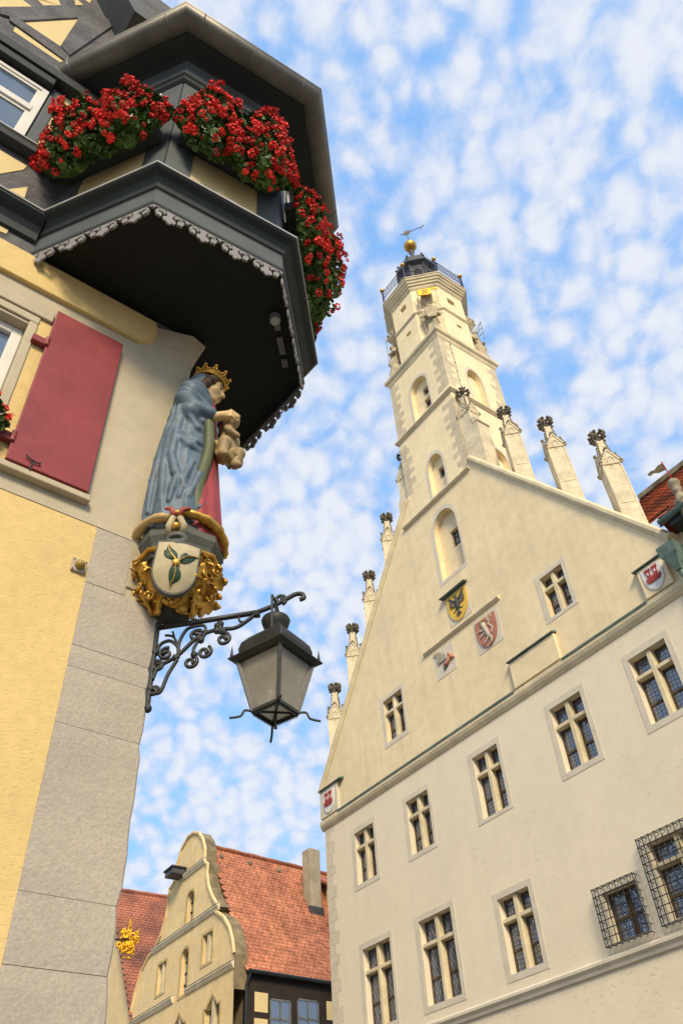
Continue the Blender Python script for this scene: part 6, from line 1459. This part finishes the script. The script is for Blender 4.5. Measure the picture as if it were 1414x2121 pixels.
# gilded hanging sign seen beyond the corner
d2_ = ray(*zf(165, 745)); d2_ = d2_ / math.hypot(d2_[0], d2_[1]); GO = d2_ * 30.0; GZ = 1.6 + 30 * d2_[2]
sx = np.array([d2_[1], -d2_[0], 0])
sign = frame('gilded_sign', np.array([GO[0], GO[1], GZ]), sx, np.array([-sx[1], sx[0], 0]), 'gilded wrought iron hanging sign of curling foliage beyond the stone corner', 'sign')
k = MB(); k.tube([(-2.6, 0, .12), (.1, 0, .12)], .03, 6); k.build('arm', 'iron', sign)
sgr = random.Random(3)
for i in range(30):
    a = sgr.uniform(0, 6.28); rr = sgr.uniform(.05, .42); cx_, cz_ = .05 + rr * math.cos(a) * .8, .02 + rr * math.sin(a) * 1.25; r0 = sgr.uniform(.07, .15); a0 = sgr.uniform(0, 6.28); sg = sgr.choice((-1, 1)); y_ = sgr.uniform(-.08, .08)
    k = MB(); k.tube([(cx_ + r0 * (1 - t / 8) * math.cos(a0 + sg * t), y_, cz_ + r0 * (1 - t / 8) * math.sin(a0 + sg * t)) for t in np.linspace(0, 6, 14)], [.016 + .018 * math.sin(math.pi * j / 13) for j in range(14)], 5); k.build('gilt_scroll', 'gold_bright', sign, smooth=True)
for i in range(26):
    a = sgr.uniform(0, 6.28); rr = sgr.uniform(.2, 1.0); k = MB(); p = Vector((.05 + .30 * rr * math.cos(a), sgr.uniform(-.1, .1), .05 + .50 * rr * math.sin(a))); b_ = sgr.uniform(0, 6.28); d = Vector((math.cos(b_), 0, math.sin(b_))); e2 = Vector((-d.z, 0, d.x)); L_ = sgr.uniform(.08, .17)
    k.tube([p, p + d * L_ * .5 + e2 * .03 + Vector((0, .04, 0)), p + d * L_ + e2 * .09], [.03, sgr.uniform(.03, .05), .008], 5); k.build('gilt_leaf', 'gold_bright', sign, smooth=True)
k = MB(); k.tube([(.05, 0, .5), (.08, 0, .66), (.03, 0, .82)], [.03, .04, .008], 5); k.build('gilt_tip', 'gold_bright', sign)
# house the sign hangs from, hidden behind the corner
hsn = frame('street_house', np.array([GO[0], GO[1], 0]), sx, np.array([-sx[1], sx[0], 0]), 'plain plastered street house carrying the gilded sign', 'house')
k = MB(); k.box(-9, -2.5, -3, 10, 0, 13); k.build('wall', 'gable_plaster', hsn)
k = MB(); k.prism_xz([(-9.4, 13), (-2.2, 13), (-0.8, 18)], -3.2, 10); k.build('roof', 'roof_old', hsn)

# ================================================================== GERANIUM BOXES
M['leaf'] = mat('geranium_leaf', (0.068, 0.122, 0.020), 0.6, 0.3, 6.0, col2=(0.024, 0.055, 0.012), spec=0.25)
def petal_mat():
    ma = mat('geranium_red', (0.80, 0.04, 0.03), 0.6, 0.15, 30, spec=0.2)
    t = ma.node_tree; bs = t.nodes['Principled BSDF']; oi = t.nodes.new('ShaderNodeObjectInfo'); mr = t.nodes.new('ShaderNodeMapRange'); t.links.new(oi.outputs['Random'], mr.inputs[0]); mr.inputs[3].default_value = .55; mr.inputs[4].default_value = 1.25
    hs = t.nodes.new('ShaderNodeHueSaturation'); src = bs.inputs['Base Color'].links[0].from_socket; t.links.new(src, hs.inputs['Color']); t.links.new(mr.outputs[0], hs.inputs['Value']); t.links.new(hs.outputs[0], bs.inputs['Base Color'])
    return ma
M['petal'] = petal_mat(); M['stem'] = mat('flower_stem', (0.07, 0.10, 0.03), 0.7, 0.2, 8)
def blossom_mesh(seed):
    r_ = random.Random(seed); k = MB(); n = 11
    for i in range(n):
        z = 1 - 1.35 * (i + .5) / n; a = i * 2.4; q = math.sqrt(max(0, 1 - z * z)); d = Vector((q * math.cos(a), q * math.sin(a), z)); c = d * (.034 * r_.uniform(.8, 1.15)); u = d.orthogonal().normalized(); v = d.cross(u)
        R0 = .020 * r_.uniform(.8, 1.2); a0 = r_.uniform(0, 6)
        pts = [c - d * .004]
        for j in range(5): t = a0 + 2 * math.pi * j / 5; pts.append(c + (u * math.cos(t) + v * math.sin(t)) * R0 + d * .004 * r_.uniform(-1, 2))
        k.add(pts, [(0, 1, 2), (0, 2, 3), (0, 3, 4), (0, 4, 5)])
    return k.mesh('blossom', 'petal')
BL = [blossom_mesh(i) for i in range(5)]
def geraniums(a, d, n, L_, label, nleaf, nbloom, seed, z0=9.93, ou=.40, uu=.78, dd=.62, name_group='geranium boxes on the oriel', s_lo=-.12, s_hi=.12, base_off=.20):
    """a: start on the wall face (house frame), d along, n outward"""
    rr = random.Random(seed)
    f_ = frame('geranium_box', HO + HX * a.x + HY * a.y + np.array([0, 0, z0]), HX * d.x + HY * d.y, HX * -n.x + HY * -n.y, label, 'flower box', name_group)
    k = MB(); k.box(.08, L_ - .08, -.20, -.02, -.18, .0); k.build('planter', 'oriel_dark', f_)
    def pt(surf):
        s = rr.uniform(s_lo, L_ + s_hi); e = math.sin(math.pi * min(1, max(0, (s - s_lo) / (L_ + s_hi - s_lo)))) ** .55
        ph = rr.uniform(-1.75, 1.45) if not surf else rr.triangular(-1.7, 1.45, -.25)
        rad = (1.04 * rr.uniform(.35, 1.0) ** .5 if not surf else rr.uniform(.93, 1.12)) * (.82 + .18 * math.sin(s * 9 + seed) + .10 * math.sin(s * 23 + ph * 5))
        o_ = base_off - .06 + ou * e * rad * math.cos(ph * .86); z_ = (uu if ph > 0 else dd) * e * rad * math.sin(ph)
        nd = Vector((0, -math.cos(ph), math.sin(ph)))
        return Vector((s, -max(.02, o_), z_ + .06)), nd
    k = MB()
    for i in range(nleaf):
        p, nd = pt(False); w = Vector((rr.gauss(0, .6), rr.gauss(0, .6), rr.gauss(0, .6))) + nd * .9 + Vector((0, 0, .35)); w.normalize(); u = w.orthogonal().normalized(); u = (Matrix.Rotation(rr.uniform(0, 6.28), 3, w) @ u); v = w.cross(u); R0 = rr.uniform(.016, .036)
        pts = [p] + [p + (u * math.cos(t) + v * math.sin(t)) * R0 * rr.uniform(.85, 1.15) + w * R0 * .18 * math.cos(2 * t) for t in [2 * math.pi * j / 6 for j in range(6)]]
        k.add(pts, [(0, j + 1, (j + 1) % 6 + 1) for j in range(6)])
    fo = k.build('foliage', 'leaf', f_); fo['kind'] = 'stuff'
    ks = MB()
    for i in range(nbloom):
        p, nd = pt(True); o = obj('blossom', BL[rr.randrange(5)], f_); ax = (nd + Vector((rr.gauss(0, .4), rr.gauss(0, .3), rr.gauss(0, .3) + .3))).normalized()
        o.location = p + nd * .03; o.rotation_euler = ax.to_track_quat('Z', 'Y').to_euler(); sc = rr.uniform(.5, 1.2); o.scale = (sc, sc, sc * .8)
        ks.tube([p + nd * .02, p - nd * .06 - Vector((0, 0, .05))], .003, 3, False)
    st2 = ks.build('stems', 'stem', f_); st2['kind'] = 'stuff'
    return f_
for i, (lb, nl, nb__, sd_, kw) in enumerate((('red geranium box on the oriel side next to the timbered house wall', 5600, 235, 11, dict(s_lo=-.24, s_hi=.10, ou=.44, uu=.84, dd=.66)),
                                   ('red geranium box on the broad oriel side with the long cream panel', 5400, 235, 12, dict(s_lo=-.04, s_hi=.08, ou=.44, uu=.84, dd=.72)),
                                   ('red geranium box on the oriel side turned towards the town hall', 5000, 235, 13, dict(uu=.66, dd=1.12, s_lo=.0, s_hi=.12)),
                                   ('red geranium box trailing behind the one turned towards the town hall', 2400, 160, 14, dict(uu=.5, dd=1.0, ou=.32)))):
    a, d, n, Ld = face_frame(i, .0)
    geraniums(a, d, n, Ld, lb, nl, nb__, sd_, **kw)
geraniums(Vector((-2.3, -.02)), Vector((1, 0)), Vector((0, -1)), .84, 'red geraniums beside the red shutter on the lower window sill', 420, 40, 21, z0=6.02, ou=.22, uu=.30, dd=.34, name_group=None, s_lo=0, s_hi=.12, base_off=.14)
